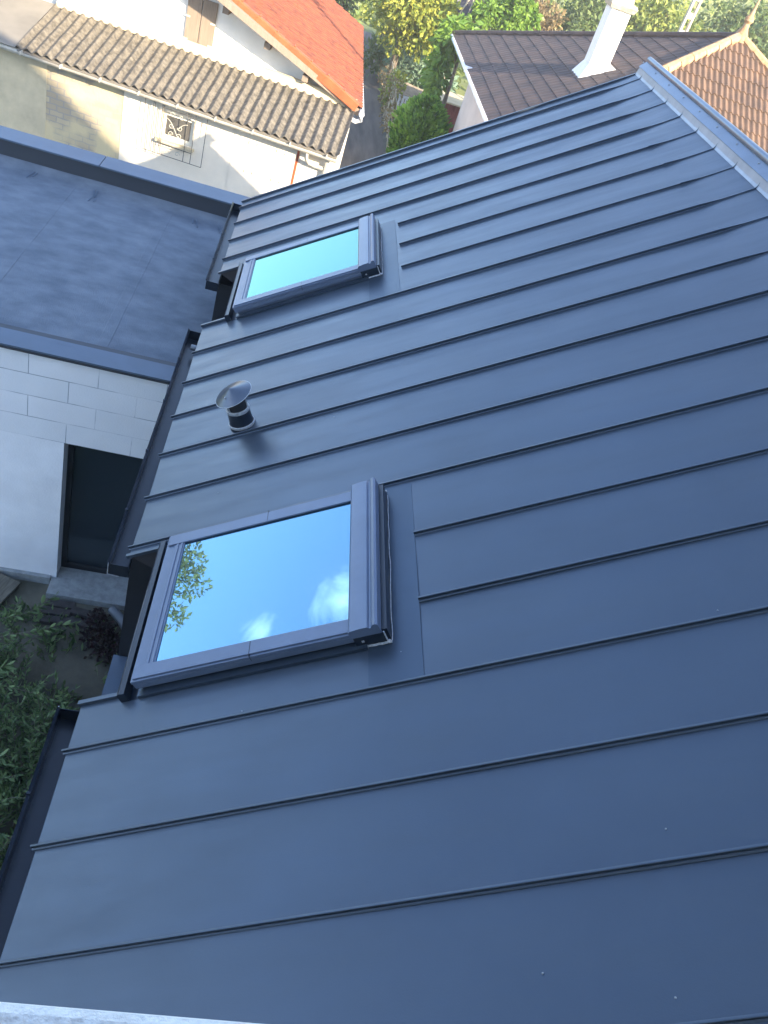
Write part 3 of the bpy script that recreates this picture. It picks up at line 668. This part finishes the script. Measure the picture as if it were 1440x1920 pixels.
q = MB(); q.tube([LT @ Vector(p_) for p_ in ((5.80, -.05, -1.06), (5.80, -.03, -1.2), (5.86, .05, -1.28), (6.0, .08, -1.31), (6.16, .08, -1.31))], .038, 8); q.tube([LT @ Vector((6.20, .06, -1.05)), LT @ Vector((6.20, .06, -3.7))], .045, 8); q.build('downpipe', M['zinc'], lt, smooth=True)
# window
q = MB(); x0, x1, z0, z1 = WI
for b_ in ((x0, .22, z0, x0+.07, .27, z1), (x1-.07, .22, z0, x1, .27, z1), (x0+.07, .22, z0, x1-.07, .27, z0+.07), (x0+.07, .22, z1-.07, x1-.07, .27, z1)):
    q.box(b_[:3], b_[3:], X=LT)
wf = q.build('window', M['paleframe'], lt)
q = MB(); q.box((x0+.07, .24, z0+.07), (x1-.07, .25, z1-.07), X=LT); q.build('pane', mat('dusty_pane', (.10, .095, .085), rough=.35), wf)
q = MB(); q.box((x0-.06, .05, z0-.05), (x1+.06, .149, z0-.005), X=LT); q.build('sill', M['oldrender'], wf)
q = MB()
def bar(x, z, x2, z2, rr=.007, y=.02): q.tube([LT @ Vector((x, y, z)), LT @ Vector((x2, y, z2))], rr, 5)
X0, X1, Z0, Z1 = 2.68, 3.86, -2.02, -1.10
for x in (X0, X0+.16, X0+.19, X0+.33, X0+.36, X1-.36, X1-.22, X1): bar(x, Z0, x, Z1)
for z in (Z0, Z1): bar(X0, z, X1, z)
bar(X0+.33, Z0+.2, X1-.22, Z0+.2); bar(X0+.33, Z1-.06, X1-.22, Z1-.06)
gr = q.build('window_grille', M['iron'], lt)
q = MB()
def scroll(cx, cz, r, a0, turns, sg=1, y=.015):
    pts = []
    for i in range(16):
        t = i/15; a = a0 + sg*turns*2*math.pi*t; rr = r*(1-.75*t); pts.append(LT @ Vector((cx + rr*math.cos(a), y, cz + rr*math.sin(a))))
    q.tube(pts, .0065, 5)
mx_ = (x0+x1)/2; mz = (z0+z1)/2
for sx in (-1, 1):
    for sz in (-1, 1): scroll(mx_+sx*.085, mz+sz*.075, .05, math.pi if sx > 0 else 0, 1.1, sx*sz)
q.tube([LT @ Vector((mx_-.22 + .44*i/10, .012, mz + .20 - .40*i/10 + .05*math.sin(i*.63))) for i in range(11)], .0065, 5)
q.tube([LT @ Vector((mx_+.22 - .18*i/6, .012, mz + .18 - .14*(i/6)**2)) for i in range(7)], .0065, 5)
for sx in (-1, 1): scroll(mx_+sx*.09, Z0+.1, .05, 0, 1.0, sx); scroll(mx_+sx*.09, Z1-.13, .05, 0, 1.0, -sx)
q.build('scrollwork', M['ironlight'], gr)
at_base(lt, -2, 16, GZ)

# ================================================================== BROWN ROOF HOUSE
bh = empty('brown_roof_house', 'house with a brown tiled hipped roof, pointed finial and a tall white chimney', 'house')
AP = Vector((9.99, 20.32, 2.66)); XE, ZE = 4.52, -.30
tA = (AP.z - ZE)/(AP.x - XE); pA = math.atan(tA); H = Vector((8.07, 18.98, 1.59))
# plane A faces -X ; far edge runs from apex to (XE, 28)
FC = Vector((XE, 27.97, ZE))
H = AP + Vector((-1, -.70, -tA))
nA = Vector((-math.sin(pA), 0, math.cos(pA)))
hipd = (H - AP); nB = hipd.cross(Vector((1,0,0))).normalized(); nB = nB if nB.z > 0 else -nB
# near-left eave corner: follow the hip until z = ZE
tt = (AP.z - ZE)/tA; NC_ = AP + hipd*tt
def cutn(a, b, up, inside):
    n = (b-a).cross(up).normalized(); return (a, n if (inside-a).dot(n) < 0 else -n)
inA = (AP + FC + NC_)/3
tiles('side_roof', M['browntile_shaded'], bh, Vector((XE, NC_.y-.5, ZE)), (0,1,0), (math.cos(pA), 0, math.sin(pA)), FC.y-NC_.y+1, (AP.x-XE)/math.cos(pA)+.3, .23, .33, .012, .012,
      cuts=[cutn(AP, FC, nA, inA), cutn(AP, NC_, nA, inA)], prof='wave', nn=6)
rt = Vector((.79, -.50, -.375)); NR = AP + rt*((AP.z-ZE)/.375)
inB = (AP + NC_ + NR)/3; vB = Vector((0, -nB.z, nB.y)); vB = (vB if vB.z > 0 else -vB).normalized()
ob = Vector((NC_.x-.5, NC_.y, ZE)) 
tiles('front_roof', M['browntile'], bh, ob, (1,0,0), vB, NR.x-NC_.x+1.5, (AP-ob).dot(vB)+.4, .150, .335, .044, .030, cuts=[cutn(AP, NC_, nB, inB), cutn(AP, NR, nB, inB)], prof='wave', nn=8)
q = MB(); RB = Vector((15.5, 27.5, ZE)); apu = AP + Vector((0, 0, -.05)); dz = Vector((0, 0, -.06))
for tri in ((apu, NC_+dz, FC+dz), (apu, NR+dz, NC_+dz), (apu, RB+dz, NR+dz), (apu, FC+dz, RB+dz)): q.face(tri)
q.face([NC_+dz, NR+dz, RB+dz, FC+dz])
q.build('roof_deck', M['browntile_shaded'], bh)
q = MB()
def hipline(a, b, r0):
    n = int((b-a).length/.40); d = (b-a)/n
    for i in range(n):
        s_ = a + d*i; e_ = a + d*(i+1.06)
        q.tube([s_ + Vector((0,0,.045)), e_ + Vector((0,0,.02))], r0*.86, 8, r1=r0*1.12)
hipline(AP, NC_, .115); hipline(AP, NR, .10); explode(q, 'hip_tiles', M['hip'], bh, smooth=True)
q = MB(); hipline(AP, FC, .085); explode(q, 'hip_tiles', M['browntile_shaded'], bh, smooth=True)
q = MB(); q.lathe([(.17, -.08), (.14, .10), (.075, .22), (.07, .30), (.11, .36), (.105, .42), (.06, .47), (.035, .62), (.012, .92), (.001, .95)], AP, (0,0,1), 14); q.build('finial', M['hip'], bh, smooth=True)
q = MB(); q.tube([(XE-.03, NC_.y, ZE-.02), (XE-.03, 28.0, ZE-.02)], .05, 8); gt = q.build('gutter', M['whitepvc'], bh, smooth=True)
q = MB(); q.box((XE-.07, 23.12, ZE-.07), (XE+.12, 23.2, ZE+.09)); q.build('gutter_bracket', M['whitepvc'], gt)
q = MB(); q.box((XE+.30, NC_.y+.4, GZ), (14, 24.0, ZE-.08)); q.build('wall', M['greywall'], bh)
# chimney with flared foot, string course and cap
CX, CY = 6.98, 20.35; cz = ZE + (CX-XE)*tA
q = MB(); q.box((CX-.24, CY-.27, cz-.6), (CX+.24, CY+.27, cz+1.34)); ch = q.build('chimney', M['chimney'], bh, bevel=.01)
q = MB()
def ring(z0, z1, a, b):   # tapered collar
    P0 = [(CX-.24-a, CY-.27-a), (CX+.24+a, CY-.27-a), (CX+.24+a, CY+.27+a), (CX-.24-a, CY+.27+a)]; P1 = [(CX-.24-b, CY-.27-b), (CX+.24+b, CY-.27-b), (CX+.24+b, CY+.27+b), (CX-.24-b, CY+.27+b)]
    f0 = [Vector((x, y, z0 + (x-CX)*tA*(1 if z0 < cz+.5 else 0))) for x, y in P0]; f1 = [Vector((x, y, z1 + (x-CX)*tA*(.6 if z0 < cz+.5 else 0))) for x, y in P1]
    for i in range(4): q.face([f0[i], f0[(i+1) % 4], f1[(i+1) % 4], f1[i]])
    q.face(f1); q.face(f0[::-1])
ring(cz+.0, cz+.20, .16, .004); q.build('flared_foot', M['chimney'], ch)
q = MB(); ring(cz+1.34, cz+1.44, .05, .09); ring(cz+1.44, cz+1.50, .09, .06); ring(cz+1.50, cz+1.72, -.02, -.05); ring(cz+1.72, cz+1.80, .03, .05); q.build('chimney_cap', M['chimcap'], ch)
at_base(bh, 9, 21, GZ)

# ================================================================== VEGETATION
def leafcloud(q, blobs, n, size, elong=1.6, shell=.55, droop=0.0, rnd=random, flat=1.0):
    tot = sum(b[1][0]*b[1][1]*b[1][2] if isinstance(b[1], tuple) else b[1]**2 for b in blobs)
    for c, rr in blobs:
        if not isinstance(rr, tuple): wgt = rr**2; rr = (rr, rr, rr)
        else: wgt = rr[0]*rr[1]*rr[2]
        k = int(n*wgt/tot)
        for _ in range(k):
            while True:
                d = Vector((rnd.gauss(0,1), rnd.gauss(0,1), rnd.gauss(0,1)))
                if d.length > .01: break
            d.normalize(); rad = shell + (1-shell)*rnd.random()**.6 if rnd.random() < .8 else rnd.random()
            rad *= 1 + .28*noise.noise(d*2.3 + Vector(c))
            pnt = Vector(c) + Vector((d.x*rr[0], d.y*rr[1], d.z*rr[2]))*rad
            ax = (d*.6 + Vector((rnd.uniform(-1,1), rnd.uniform(-1,1), rnd.uniform(-1,1) - droop))).normalized()
            sd = ax.cross(Vector((rnd.uniform(-1,1), rnd.uniform(-1,1), rnd.uniform(-1,1)))).normalized()
            s = size*rnd.uniform(.6, 1.35); L0 = s*elong
            nn = ax.cross(sd)*s*.18
            b = len(q.v)
            q.v += [tuple(pnt), tuple(pnt + ax*L0*.5 + sd*s*.5 + nn), tuple(pnt + ax*L0), tuple(pnt + ax*L0*.5 - sd*s*.5 + nn)]
            q.f.append((b, b+1, b+2, b+3)); q.mi.append(0)
def limbs(q, base, top, r, blobs, n=6):
    base = Vector(base); top = Vector(top)
    mid = (base+top)/2 + Vector((random.uniform(-.1,.1), random.uniform(-.1,.1), 0))
    q.tube([base, mid, top], r, 8, r1=r*.45)
    for i in range(min(n, len(blobs))):
        c = Vector(blobs[i][0]); s = base.lerp(top, random.uniform(.45, .95))
        q.tube([s, s.lerp(c, .5) + Vector((0,0,.12)), c], r*.38, 5, r1=r*.08)
def crown(c, R0, n, hz=.8, br=.48):
    out = []
    for _ in range(n):
        d = Vector((random.gauss(0,1), random.gauss(0,1), random.gauss(0,1))).normalized() * R0 * random.uniform(.35, .8)
        d.z *= hz; out.append((tuple(Vector(c) + d), R0*br*random.uniform(.6, 1.15)))
    return out
def tree(name, label, cat, x, y, zc, R0, lm, nleaf, size, blobs=None, nb=14, elong=1.6, group=None, zb=None, trunk_r=None, hz=.8, droop=.3, br=.42):
    zb = hill(x, y) if zb is None else zb
    e = empty(name, label, cat, group)
    bl = blobs or crown((x, y, zc), R0, nb, hz, br)
    q = MB(); limbs(q, (x, y, zb), (x, y, zc), trunk_r or R0*.07+.03, bl, 8); q.build('trunk', M['bark'], e, smooth='all')
    q = MB(); leafcloud(q, bl, nleaf, size, elong, droop=droop); q.build('crown', lm, e, fix=False)
    at_base(e, x, y, zb); return e
# big sunlit yellow-green tree beyond the lane and its companions
tree('broadleaf_tree', 'sunlit yellow green tree rising above the end of the lane', 'tree', 3.4, 33.0, -.4, 2.0, M['leaf_yellow'], 7000, .13, nb=22)
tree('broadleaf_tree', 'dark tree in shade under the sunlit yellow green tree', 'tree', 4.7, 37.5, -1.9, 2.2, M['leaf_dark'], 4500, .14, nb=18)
tree('broadleaf_tree', 'tall leafy lime green sprays beside the far corner of the brown roof', 'tree', 5.15, 29.3, -.9, 1.0, M['leaf_lime'], 1700, .12, elong=2.3, droop=1.0,
     blobs=[((4.35, 27.6, -.55), .33), ((4.30, 27.0, -1.0), .28), ((4.25, 26.4, -1.35), .26), ((4.45, 28.2, -.2), .33), ((4.1, 26.9, -1.3), .22), ((5.0, 29.2, -.4), .6), ((4.20, 25.9, -1.6), .16)])
tree('broadleaf_tree', 'bright green bush just behind the left half of the brown roof edge', 'tree', 6.6, 31.0, .0, .85, M['leaf_lime'], 2200, .11, elong=2.0, droop=.6,
     blobs=[((5.8, 31, .25), .45), ((6.4, 31.5, .35), .45), ((6.9, 31.3, .75), .4), ((7.3, 31.6, .35), .5), ((6.7, 31.2, .1), .5), ((7.0, 31.5, 1.15), .25)])
tree('rusty_tree', 'russet brown shrubby tree behind the thin pole', 'tree', 8.6, 37.0, -.3, 1.7, M['leaf_brown'], 3500, .12, nb=16)
tree('rusty_tree', 'brownish bare twigged tree at the top of the photo beside the satellite dish', 'tree', 6.4, 39.0, -.9, 1.3, M['leaf_brown'], 1800, .12, nb=12)
tree('broadleaf_tree', 'dull green tree behind the white chimney', 'tree', 11.3, 38.0, .0, 1.9, M['leaf_dark'], 3600, .13, nb=16)
tree('broadleaf_tree', 'dark bluish green tree behind the roof finial', 'tree', 19.0, 40.0, 1.2, 2.6, M['leaf_dark'], 5200, .16, nb=20)
tree('broadleaf_tree', 'light green tree at the right edge beyond the brown tiles', 'tree', 20.4, 35.0, .2, 2.2, M['leaf_hill'], 4200, .15, nb=18)
tree('broadleaf_tree', 'broad sunlit lime tree behind the slotted concrete pole', 'tree', 14.6, 41.0, .0, 3.0, M['leaf_hill'], 7500, .16, nb=24)
tree('broadleaf_tree', 'hazy green tree beyond the peak of the orange roof', 'tree', 1.4, 41.0, -1.6, 1.7, M['leaf_dark'], 3000, .14, nb=14)
# tree to the north-west, seen mirrored in the large roof window
wil = [((-12.3, 14.9, 5.5), .46), ((-12.35, 15.6, 5.2), .6), ((-13.0, 14.1, 5.5), .36), ((-12.9, 14.5, 4.6), .8), ((-13.6, 13.4, 4.5), .8), ((-13.9, 15.3, 3.2), 1.3), ((-13.3, 16.2, 3.9), 1.0), ((-14.6, 14.3, 3.8), 1.3), ((-15.5, 13.4, 2.9), 1.4), ((-14.4, 12.4, 3.3), .9), ((-13.0, 15.3, 1.6), 1.4), ((-15.0, 14.0, 1.5), 1.6)]
tree('willow_tree', 'airy olive green tree left of the houses, mirrored in the larger roof window', 'tree', -14.2, 14.6, 3.0, 2.5, M['leaf_willow'], 12000, .085, blobs=wil, elong=2.2)
# conifer
e = empty('conifer_bush', 'dense green conical conifer between the lane and the grey wall', 'bush'); q = MB()
cb = (3.98, 24.4); 
for i in range(5200):
    h = random.random()**1.25; z = GZ + .1 + h*2.12; a = random.uniform(0, 2*math.pi); lob = 1 + .16*math.sin(a*5 + h*9) + .12*math.sin(a*11 - h*17)
    rr = (.74*(1-h**3.2)**.8*(.72+.5*h)+.05)*lob*random.uniform(.80, 1.05); pnt = Vector((cb[0]+rr*math.cos(a), cb[1]+rr*math.sin(a), z))
    ax = Vector((math.cos(a), math.sin(a), 1.1 + random.uniform(-.6,.6))).normalized(); sd = ax.cross(Vector((random.uniform(-1,1), random.uniform(-1,1), .3))).normalized(); s = .045*random.uniform(.6,1.4)
    b = len(q.v); q.v += [tuple(pnt), tuple(pnt+ax*s*1.6+sd*s), tuple(pnt+ax*s*3.4), tuple(pnt+ax*s*1.6-sd*s)]; q.f.append((b,b+1,b+2,b+3)); q.mi.append(0)
q.build('crown', M['leaf_conifer'], e, fix=False)
q = MB(); q.tube([(cb[0], cb[1], GZ), (cb[0], cb[1], GZ+1.9)], .07, 7, r1=.02); q.build('trunk', M['bark'], e); 
q = MB(); q.lathe([(.42, 0), (.54, .6), (.55, 1.3), (.40, 1.7), (.01, 1.95)], (cb[0], cb[1], GZ+.05), (0,0,1), 14); q.build('inner_foliage', M['leaf_conifer'], e, smooth='all'); at_base(e, cb[0], cb[1], GZ)
# silver bush
def bush(name, label, blobs, lm, n, size, elong=2, droop=0):
    e = empty(name, label, 'bush'); q = MB(); leafcloud(q, blobs, n, size, elong, shell=.3, droop=droop); q.build('foliage', lm, e, fix=False)
    q = MB(); c = blobs[0][0]; b0 = (c[0], c[1], hill(c[0], c[1]))
    for b in blobs[:5]: q.tube([b0, b[0]], .025, 5, r1=.01)
    q.build('stem', M['bark'], e); at_base(e, *b0); return e
bush('silvery_bush', 'pale silvery bush behind the low shed roof', [((4.5, 33.5, -2.9), .75), ((3.7, 33.6, -2.7), .55), ((5.3, 33.3, -3.0), .7), ((5.0, 34, -2.5), .5)], M['leaf_silver'], 2300, .10, 2.6)
bush('yellowing_bush', 'small yellowing bush by the lane fence', [((3.5, 30.5, -2.6), .35), ((3.4, 30.3, -3.1), .35)], M['leaf_yellow'], 420, .09)
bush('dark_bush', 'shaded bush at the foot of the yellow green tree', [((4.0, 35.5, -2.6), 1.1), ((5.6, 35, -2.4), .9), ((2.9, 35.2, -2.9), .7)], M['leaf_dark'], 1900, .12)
# thicket covering the hill
q = MB(); rs = random.Random(3)
for _ in range(15000):
    y = 46 + 60*rs.random()**1.5; x = rs.uniform(-6, 60)*(.35 + y/110); z = hill(x, y) + 1.6*max(0, noise.noise(Vector((x*.22, y*.22, 5)))+.25) * rs.random()**.4
    s = .20*rs.uniform(.6, 1.5)*(1 + (y-46)/60); ax = Vector((rs.uniform(-1,1), rs.uniform(-1,1), rs.uniform(.0,1.2))).normalized(); sd = ax.cross(Vector((rs.uniform(-1,1), rs.uniform(-1,1), rs.uniform(-1,1)))).normalized()
    pnt = Vector((x, y, z)); b = len(q.v); q.v += [tuple(pnt), tuple(pnt+ax*s+sd*s*.5), tuple(pnt+ax*s*2), tuple(pnt+ax*s-sd*s*.5)]; q.f.append((b,b+1,b+2,b+3)); q.mi.append(0)
o = q.build('hillside_thicket', M['leaf_hill'], fix=False); o['label'] = 'sunlit green thicket covering the hillside behind the houses'; o['category'] = 'thicket'; o['kind'] = 'stuff'

# fence with climbing stems along the lane
e = empty('vine_fence', 'wire and post fence overgrown with bare vine stems along the lane', 'fence')
for k in range(8):
    q = MB(); y = 26 + k*2.4; q.tube([(3.34, y, GZ), (3.33, y, GZ+1.35)], .035, 6); q.build('post', M['wood'], e)
q = MB()
for z in (.35, .8, 1.25): q.tube([(3.34, 26, GZ+z), (3.33, 42.8, GZ+z)], .006, 4)
explode(q, 'wire', M['zinc'], e)
q = MB()
for k in range(46):
    y = random.uniform(25, 40); x = 3.34; pts = []
    for i in range(6): pts.append((x + random.uniform(-.07,.07), y + i*.25 + random.uniform(-.1,.1), GZ + i*.27*random.uniform(.8,1.1)))
    q.tube(pts, .018, 4, r1=.006)
explode(q, 'vine_stem', M['wood'], e)
q = MB(); leafcloud(q, [((3.30, 26+i*1.35, GZ + random.uniform(.5, 1.35)), .35) for i in range(11)], 1500, .06, 1.6); q.build('vine_leaves', M['leaf_brown'], e, fix=False)
at_base(e, 3.34, 26, GZ)
# garden things
e = empty('garden_shed', 'low shed roof of weathered boards behind the conifer', 'shed')
q = MB(); q.box((3.55, 30.4, GZ), (5.1, 31.5, GZ+.55)); q.build('wall', M['shutter'], e)
q = MB(); q.prism([(3.4, 30.1, GZ+.62), (5.25, 30.1, GZ+.45), (5.25, 31.9, GZ+.75), (3.4, 31.9, GZ+.95)], (0, 0, .05)); q.build('roof', M['shedroof'], e); at_base(e, 4.3, 31, GZ)
e = empty('compost_bin', 'small dark bin with a lime yellow lid beside the lane fence', 'bin')
q = MB(); q.box((3.40, 27.9, GZ), (3.72, 28.5, GZ+.62)); q.build('body', M['rubber'], e, bevel=.02)
q = MB(); q.box((3.37, 27.86, GZ+.625), (3.76, 28.54, GZ+.70)); q.build('lid', M['limelid'], e, bevel=.02); at_base(e, 3.56, 28.2, GZ)
e = empty('garden_chair', 'white plastic garden chair near the lime lidded bin', 'chair')
q = MB(); q.box((3.62, 29.3, GZ+.42), (4.06, 29.75, GZ+.46)); q.build('seat', M['plastic'], e, bevel=.01)
q = MB()
for k in range(4): q.box((3.62+k*.12, 29.75, GZ+.46), (3.70+k*.12, 29.78, GZ+.86))
q.box((3.60, 29.745, GZ+.86), (4.08, 29.79, GZ+.93)); q.build('backrest', M['plastic'], e)
for x in (3.64, 4.03):
    for y in (29.32, 29.73):
        q = MB(); q.tube([(x, y, GZ), (x, y, GZ+.42)], .02, 6); q.build('leg', M['plastic'], e)
at_base(e, 3.84, 29.5, GZ)
e = empty('red_shed', 'dark red boarded shed half hidden by the grey wall', 'shed')
q = MB()
for k in range(9): q.box((5.02+k*.13, 30.5, GZ), (5.14+k*.13, 30.55, GZ+1.0))
q.box((5.0, 30.56, GZ), (6.3, 32, GZ+.98)); q.build('wall', M['red'], e)
q = MB(); q.box((4.9, 30.35, GZ+1.01), (6.4, 32.1, GZ+1.06)); q.build('roof', M['oldrender'], e)
q = MB(); q.box((4.90, 30.44, GZ), (5.0, 30.56, GZ+1.0)); q.build('corner_post', M['whitepvc'], e); at_base(e, 5.6, 31, GZ)
e = empty('garden_gate', 'white posted gate leading to the red shed', 'gate')
for x in (4.55, 4.83): 
    q = MB(); q.box((x, 29.9, GZ), (x+.05, 29.95, GZ+.95)); q.build('post', M['whitepvc'], e)
q = MB(); q.box((4.60, 29.91, GZ+.1), (4.83, 29.94, GZ+.85)); q.build('panel', M['greywall'], e); at_base(e, 4.7, 29.9, GZ)
# poles
def pole(name, label, x, y, top, mk):
    e = empty(name, label, 'pole'); mk(e, x, y, hill(x, y), top); at_base(e, x, y, hill(x, y)); return e
def wp(e, x, y, z0, z1):
    q = MB(); q.tube([(x, y, z0), (x, y, z1)], .10, 10, r1=.075); q.build('shaft', M['wood'], e, smooth=True)
    q = MB(); q.box((x-.45, y-.05, z1-.5), (x+.45, y+.05, z1-.4)); q.build('crossarm', M['wood'], e)
pole('telegraph_pole', 'thin round pale pole behind the left half of the brown roof', 9.5, 40, 3.2, wp)
pole('telegraph_pole', 'tall pole out to the right whose shadow crosses the orange roof', 11.2, 8.9, 9.6, wp)
def cp(e, x, y, z0, z1):
    q = MB(); q.box((x-.17, y-.09, z0), (x-.09, y+.09, z1)); q.box((x+.09, y-.09, z0), (x+.17, y+.09, z1)); z = z0
    while z < z1 - .4: q.box((x-.09, y-.06, z), (x+.09, y+.06, z+.22)); z += .62
    q.build('shaft', M['concrete'], e)
pole('concrete_utility_pole', 'slotted concrete utility pole rising behind the brown roof ridge', 14.15, 35, 5.0, cp)
e = empty('satellite_dish', 'dark satellite dish on crossed struts at the left end of the brown roof', 'dish')
q = MB(); dc = Vector((5.3, 32.0, .12)); q.lathe([(.001, 0), (.2, .02), (.36, .07), (.40, .10)], dc, (-.3, -.9, .3), 20); q.build('reflector', M['dish'], e, smooth=True)
q = MB(); q.tube([(5.3, 32.2, hill(5.3, 32)), (5.3, 32.2, .5)], .03, 6); q.tube([(4.85, 31.6, -.7), (5.35, 31.9, .55)], .028, 6); q.tube([(5.3, 31.6, -.6), (5.42, 31.8, .6)], .022, 6); q.build('mast', M['wood'], e); at_base(e, 5.3, 32.2, hill(5.3, 32))

# ================================================================== NEAR GARDEN (bottom left)
def rot_box(q, c, sx, sy, sz, a, mi=0, tilt=0): q.box((-sx/2, -sy/2, 0), (sx/2, sy/2, sz), mi, X=Matrix.Translation(c) @ Matrix.Rotation(a, 4, 'Z') @ Matrix.Rotation(tilt, 4, 'X'))
specs = [((-1.02, 4.98, GZ), .02, 'dark brick slab lying topmost left in front of the door step'), ((-1.00, 5.10, GZ), .05, 'dark brick slab lying nearest the white block wall'), ((-1.0, 4.86, GZ), .08, 'dark brick slab lying lowest left of the slab row'),
         ((-.72, 5.03, GZ), -.10, 'dark brick slab lying right of the topmost slab before the step'), ((-.70, 4.88, GZ), -.15, 'dark brick slab lying lowest right, beside the purple plant')]
for i, (c, a, lb) in enumerate(specs):
    q = MB(); b_ = c; 
    q.box((-.155, -.05, 0), (.155, .05, .06)); o = q.build('brick', M['rubber'], bevel=.008); o.location = c; o.rotation_euler = (0, 0, a); tag(o, lb, 'brick', 'bricks lying in front of the door step')
q = MB(); rot_box(q, (0, 0, 0), .34, .95, .035, 0); o = q.build('plank', M['plank'], bevel=.004); o.location = (-1.80, 4.88, GZ+.05); o.rotation_euler = (.0, .06, -.30); tag(o, 'weathered board lying on the earth at the left edge', 'plank')
q = MB(); q.tube([(-.44, 5.10, GZ+.12), (-.30, 4.98, GZ+.10), (-.12, 4.75, GZ+.08)], .055, 12); o = q.build('drain_pipe', M['pipe'], smooth=True); tag(o, 'short grey drain pipe beside the door step and dark wall', 'pipe')
bl = [((-.50, 4.75, GZ+.08), .20), ((-.38, 4.55, GZ+.1), .18), ((-.55, 4.95, GZ+.05), .12)]
bush('purple_plant', 'very dark purple plant in the corner by the door step', bl, M['leaf_red'], 700, .035, 1.8)
# olive-like shrub with long leaves
e = empty('long_leaved_shrub', 'green shrub with long narrow leaves filling the garden at the left edge', 'shrub')
q = MB(); st = MB(); rs = random.Random(11)
def twig(p0, d, L0, n, s):
    p0 = Vector(p0); d = Vector(d).normalized(); pts = []; cur = p0.copy(); dd = d.copy()
    for i in range(n+1):
        pts.append(cur.copy()); dd = (dd + Vector((rs.uniform(-.15,.15), rs.uniform(-.15,.15), rs.uniform(-.10,.12)))).normalized(); cur = cur + dd*(L0/n)
    st.tube(pts, .006, 4, r1=.002)
    for i in range(1, n+1):
        for k in range(3):
            a = rs.uniform(0, 6.28); dl = (pts[i]-pts[i-1]).normalized(); sd = dl.cross(Vector((math.cos(a), math.sin(a), .3))).normalized(); ax = (dl*.7 + sd*rs.uniform(.5, 1.0)).normalized()
            w_ = ax.cross(Vector((rs.uniform(-.6,.6), rs.uniform(-.6,.6), 1))).normalized(); ln = s*rs.uniform(.7, 1.4); b = len(q.v); P0 = pts[i]
            nn = ax.cross(w_)*ln*.06
            q.v += [tuple(P0), tuple(P0+ax*ln*.35+w_*ln*.13+nn), tuple(P0+ax*ln*.7+w_*ln*.11+nn), tuple(P0+ax*ln), tuple(P0+ax*ln*.7-w_*ln*.11+nn), tuple(P0+ax*ln*.35-w_*ln*.13+nn)]
            q.f.append((b, b+1, b+2, b+3, b+4, b+5)); q.mi.append(0)
roots = [(-.55, 3.3), (-.5, 2.7), (-1.0, 1.2), (-.8, 1.7), (-.75, 2.2), (-.9, 3.0), (-1.9, 2.7), (-1.5, 4.1), (-1.5, 3.5), (-1.3, 2.9), (-1.7, 2.3), (-1.2, 2.0), (-1.9, 3.2), (-1.1, 3.5), (-2.2, 3.9), (-1.4, 1.5), (-1.0, 2.6)]
for x, y in roots:
    for _ in range(40):
        a = rs.uniform(0, 6.28); el = rs.uniform(.3, 1.3); h = rs.uniform(0, .55)
        twig((x + rs.uniform(-.28,.28), y + rs.uniform(-.28,.28), GZ + h), (math.cos(a)*math.cos(el), math.sin(a)*math.cos(el), math.sin(el)), rs.uniform(.25, .55), 9, .062)
for p0, d, L0 in (((-1.5, 3.75, -2.85), (1, .10, .06), .95), ((-1.35, 3.2, -2.7), (1, -.22, .0), .85), ((-1.3, 2.7, -2.75), (1, -.1, .1), .6), ((-1.5, 4.1, -3.0), (1, .25, .2), .7), ((-1.4, 3.0, -2.6), (.9, .3, .1), .5)):
    twig(p0, d, L0, 16, .085)
q.build('foliage', M['leaf_shrub'], e, fix=False); st.build('stem', M['plank'], e); at_base(e, -1.5, 3, GZ)
# weeds and litter
q = MB(); rs = random.Random(5)
for _ in range(9500):
    x = rs.uniform(-2.4, -.02); y = rs.uniform(.8, 5.0); 
    if noise.noise(Vector((x*2.1, y*2.1, 2))) < .02 or (y > 4 and x > -.9 and rs.random() < .7): continue
    z = GZ + .01; s = rs.uniform(.015, .075); ax = Vector((rs.uniform(-1,1), rs.uniform(-1,1), rs.uniform(.2,1.5))).normalized(); sd = ax.cross(Vector((rs.uniform(-1,1), rs.uniform(-1,1), 0.1))).normalized()
    pnt = Vector((x, y, z)); b = len(q.v); q.v += [tuple(pnt), tuple(pnt+ax*s+sd*s*.3), tuple(pnt+ax*s*2), tuple(pnt+ax*s-sd*s*.3)]; q.f.append((b,b+1,b+2,b+3)); q.mi.append(0)
o = q.build('weeds', M['leaf_shrub'], fix=False); o['kind'] = 'stuff'; o['label'] = 'low weeds scattered over the shaded earth'; o['category'] = 'weeds'

# ================================================================== ADDED HAZE
q = MB(); q.box((-120, -60, GZ-1.0), (120, 130, 40)); hz = q.build('haze', mat('haze_veil', (.8, .8, .8))); hz['kind'] = 'stuff'; hz['label'] = 'thin warm haze added to lighten the far view'; hz['category'] = 'haze'
hm = hz.data.materials[0].node_tree; hm.nodes.clear(); ho = hm.nodes.new('ShaderNodeOutputMaterial'); pv = hm.nodes.new('ShaderNodeVolumePrincipled')
pv.inputs['Color'].default_value = (1, .97, .90, 1); pv.inputs['Density'].default_value = .0019; pv.inputs['Anisotropy'].default_value = .0; hm.links.new(pv.outputs[0], ho.inputs['Volume'])  # added volume that pales the distance, imitating veiling glare
sc.cycles.volume_bounces = 0
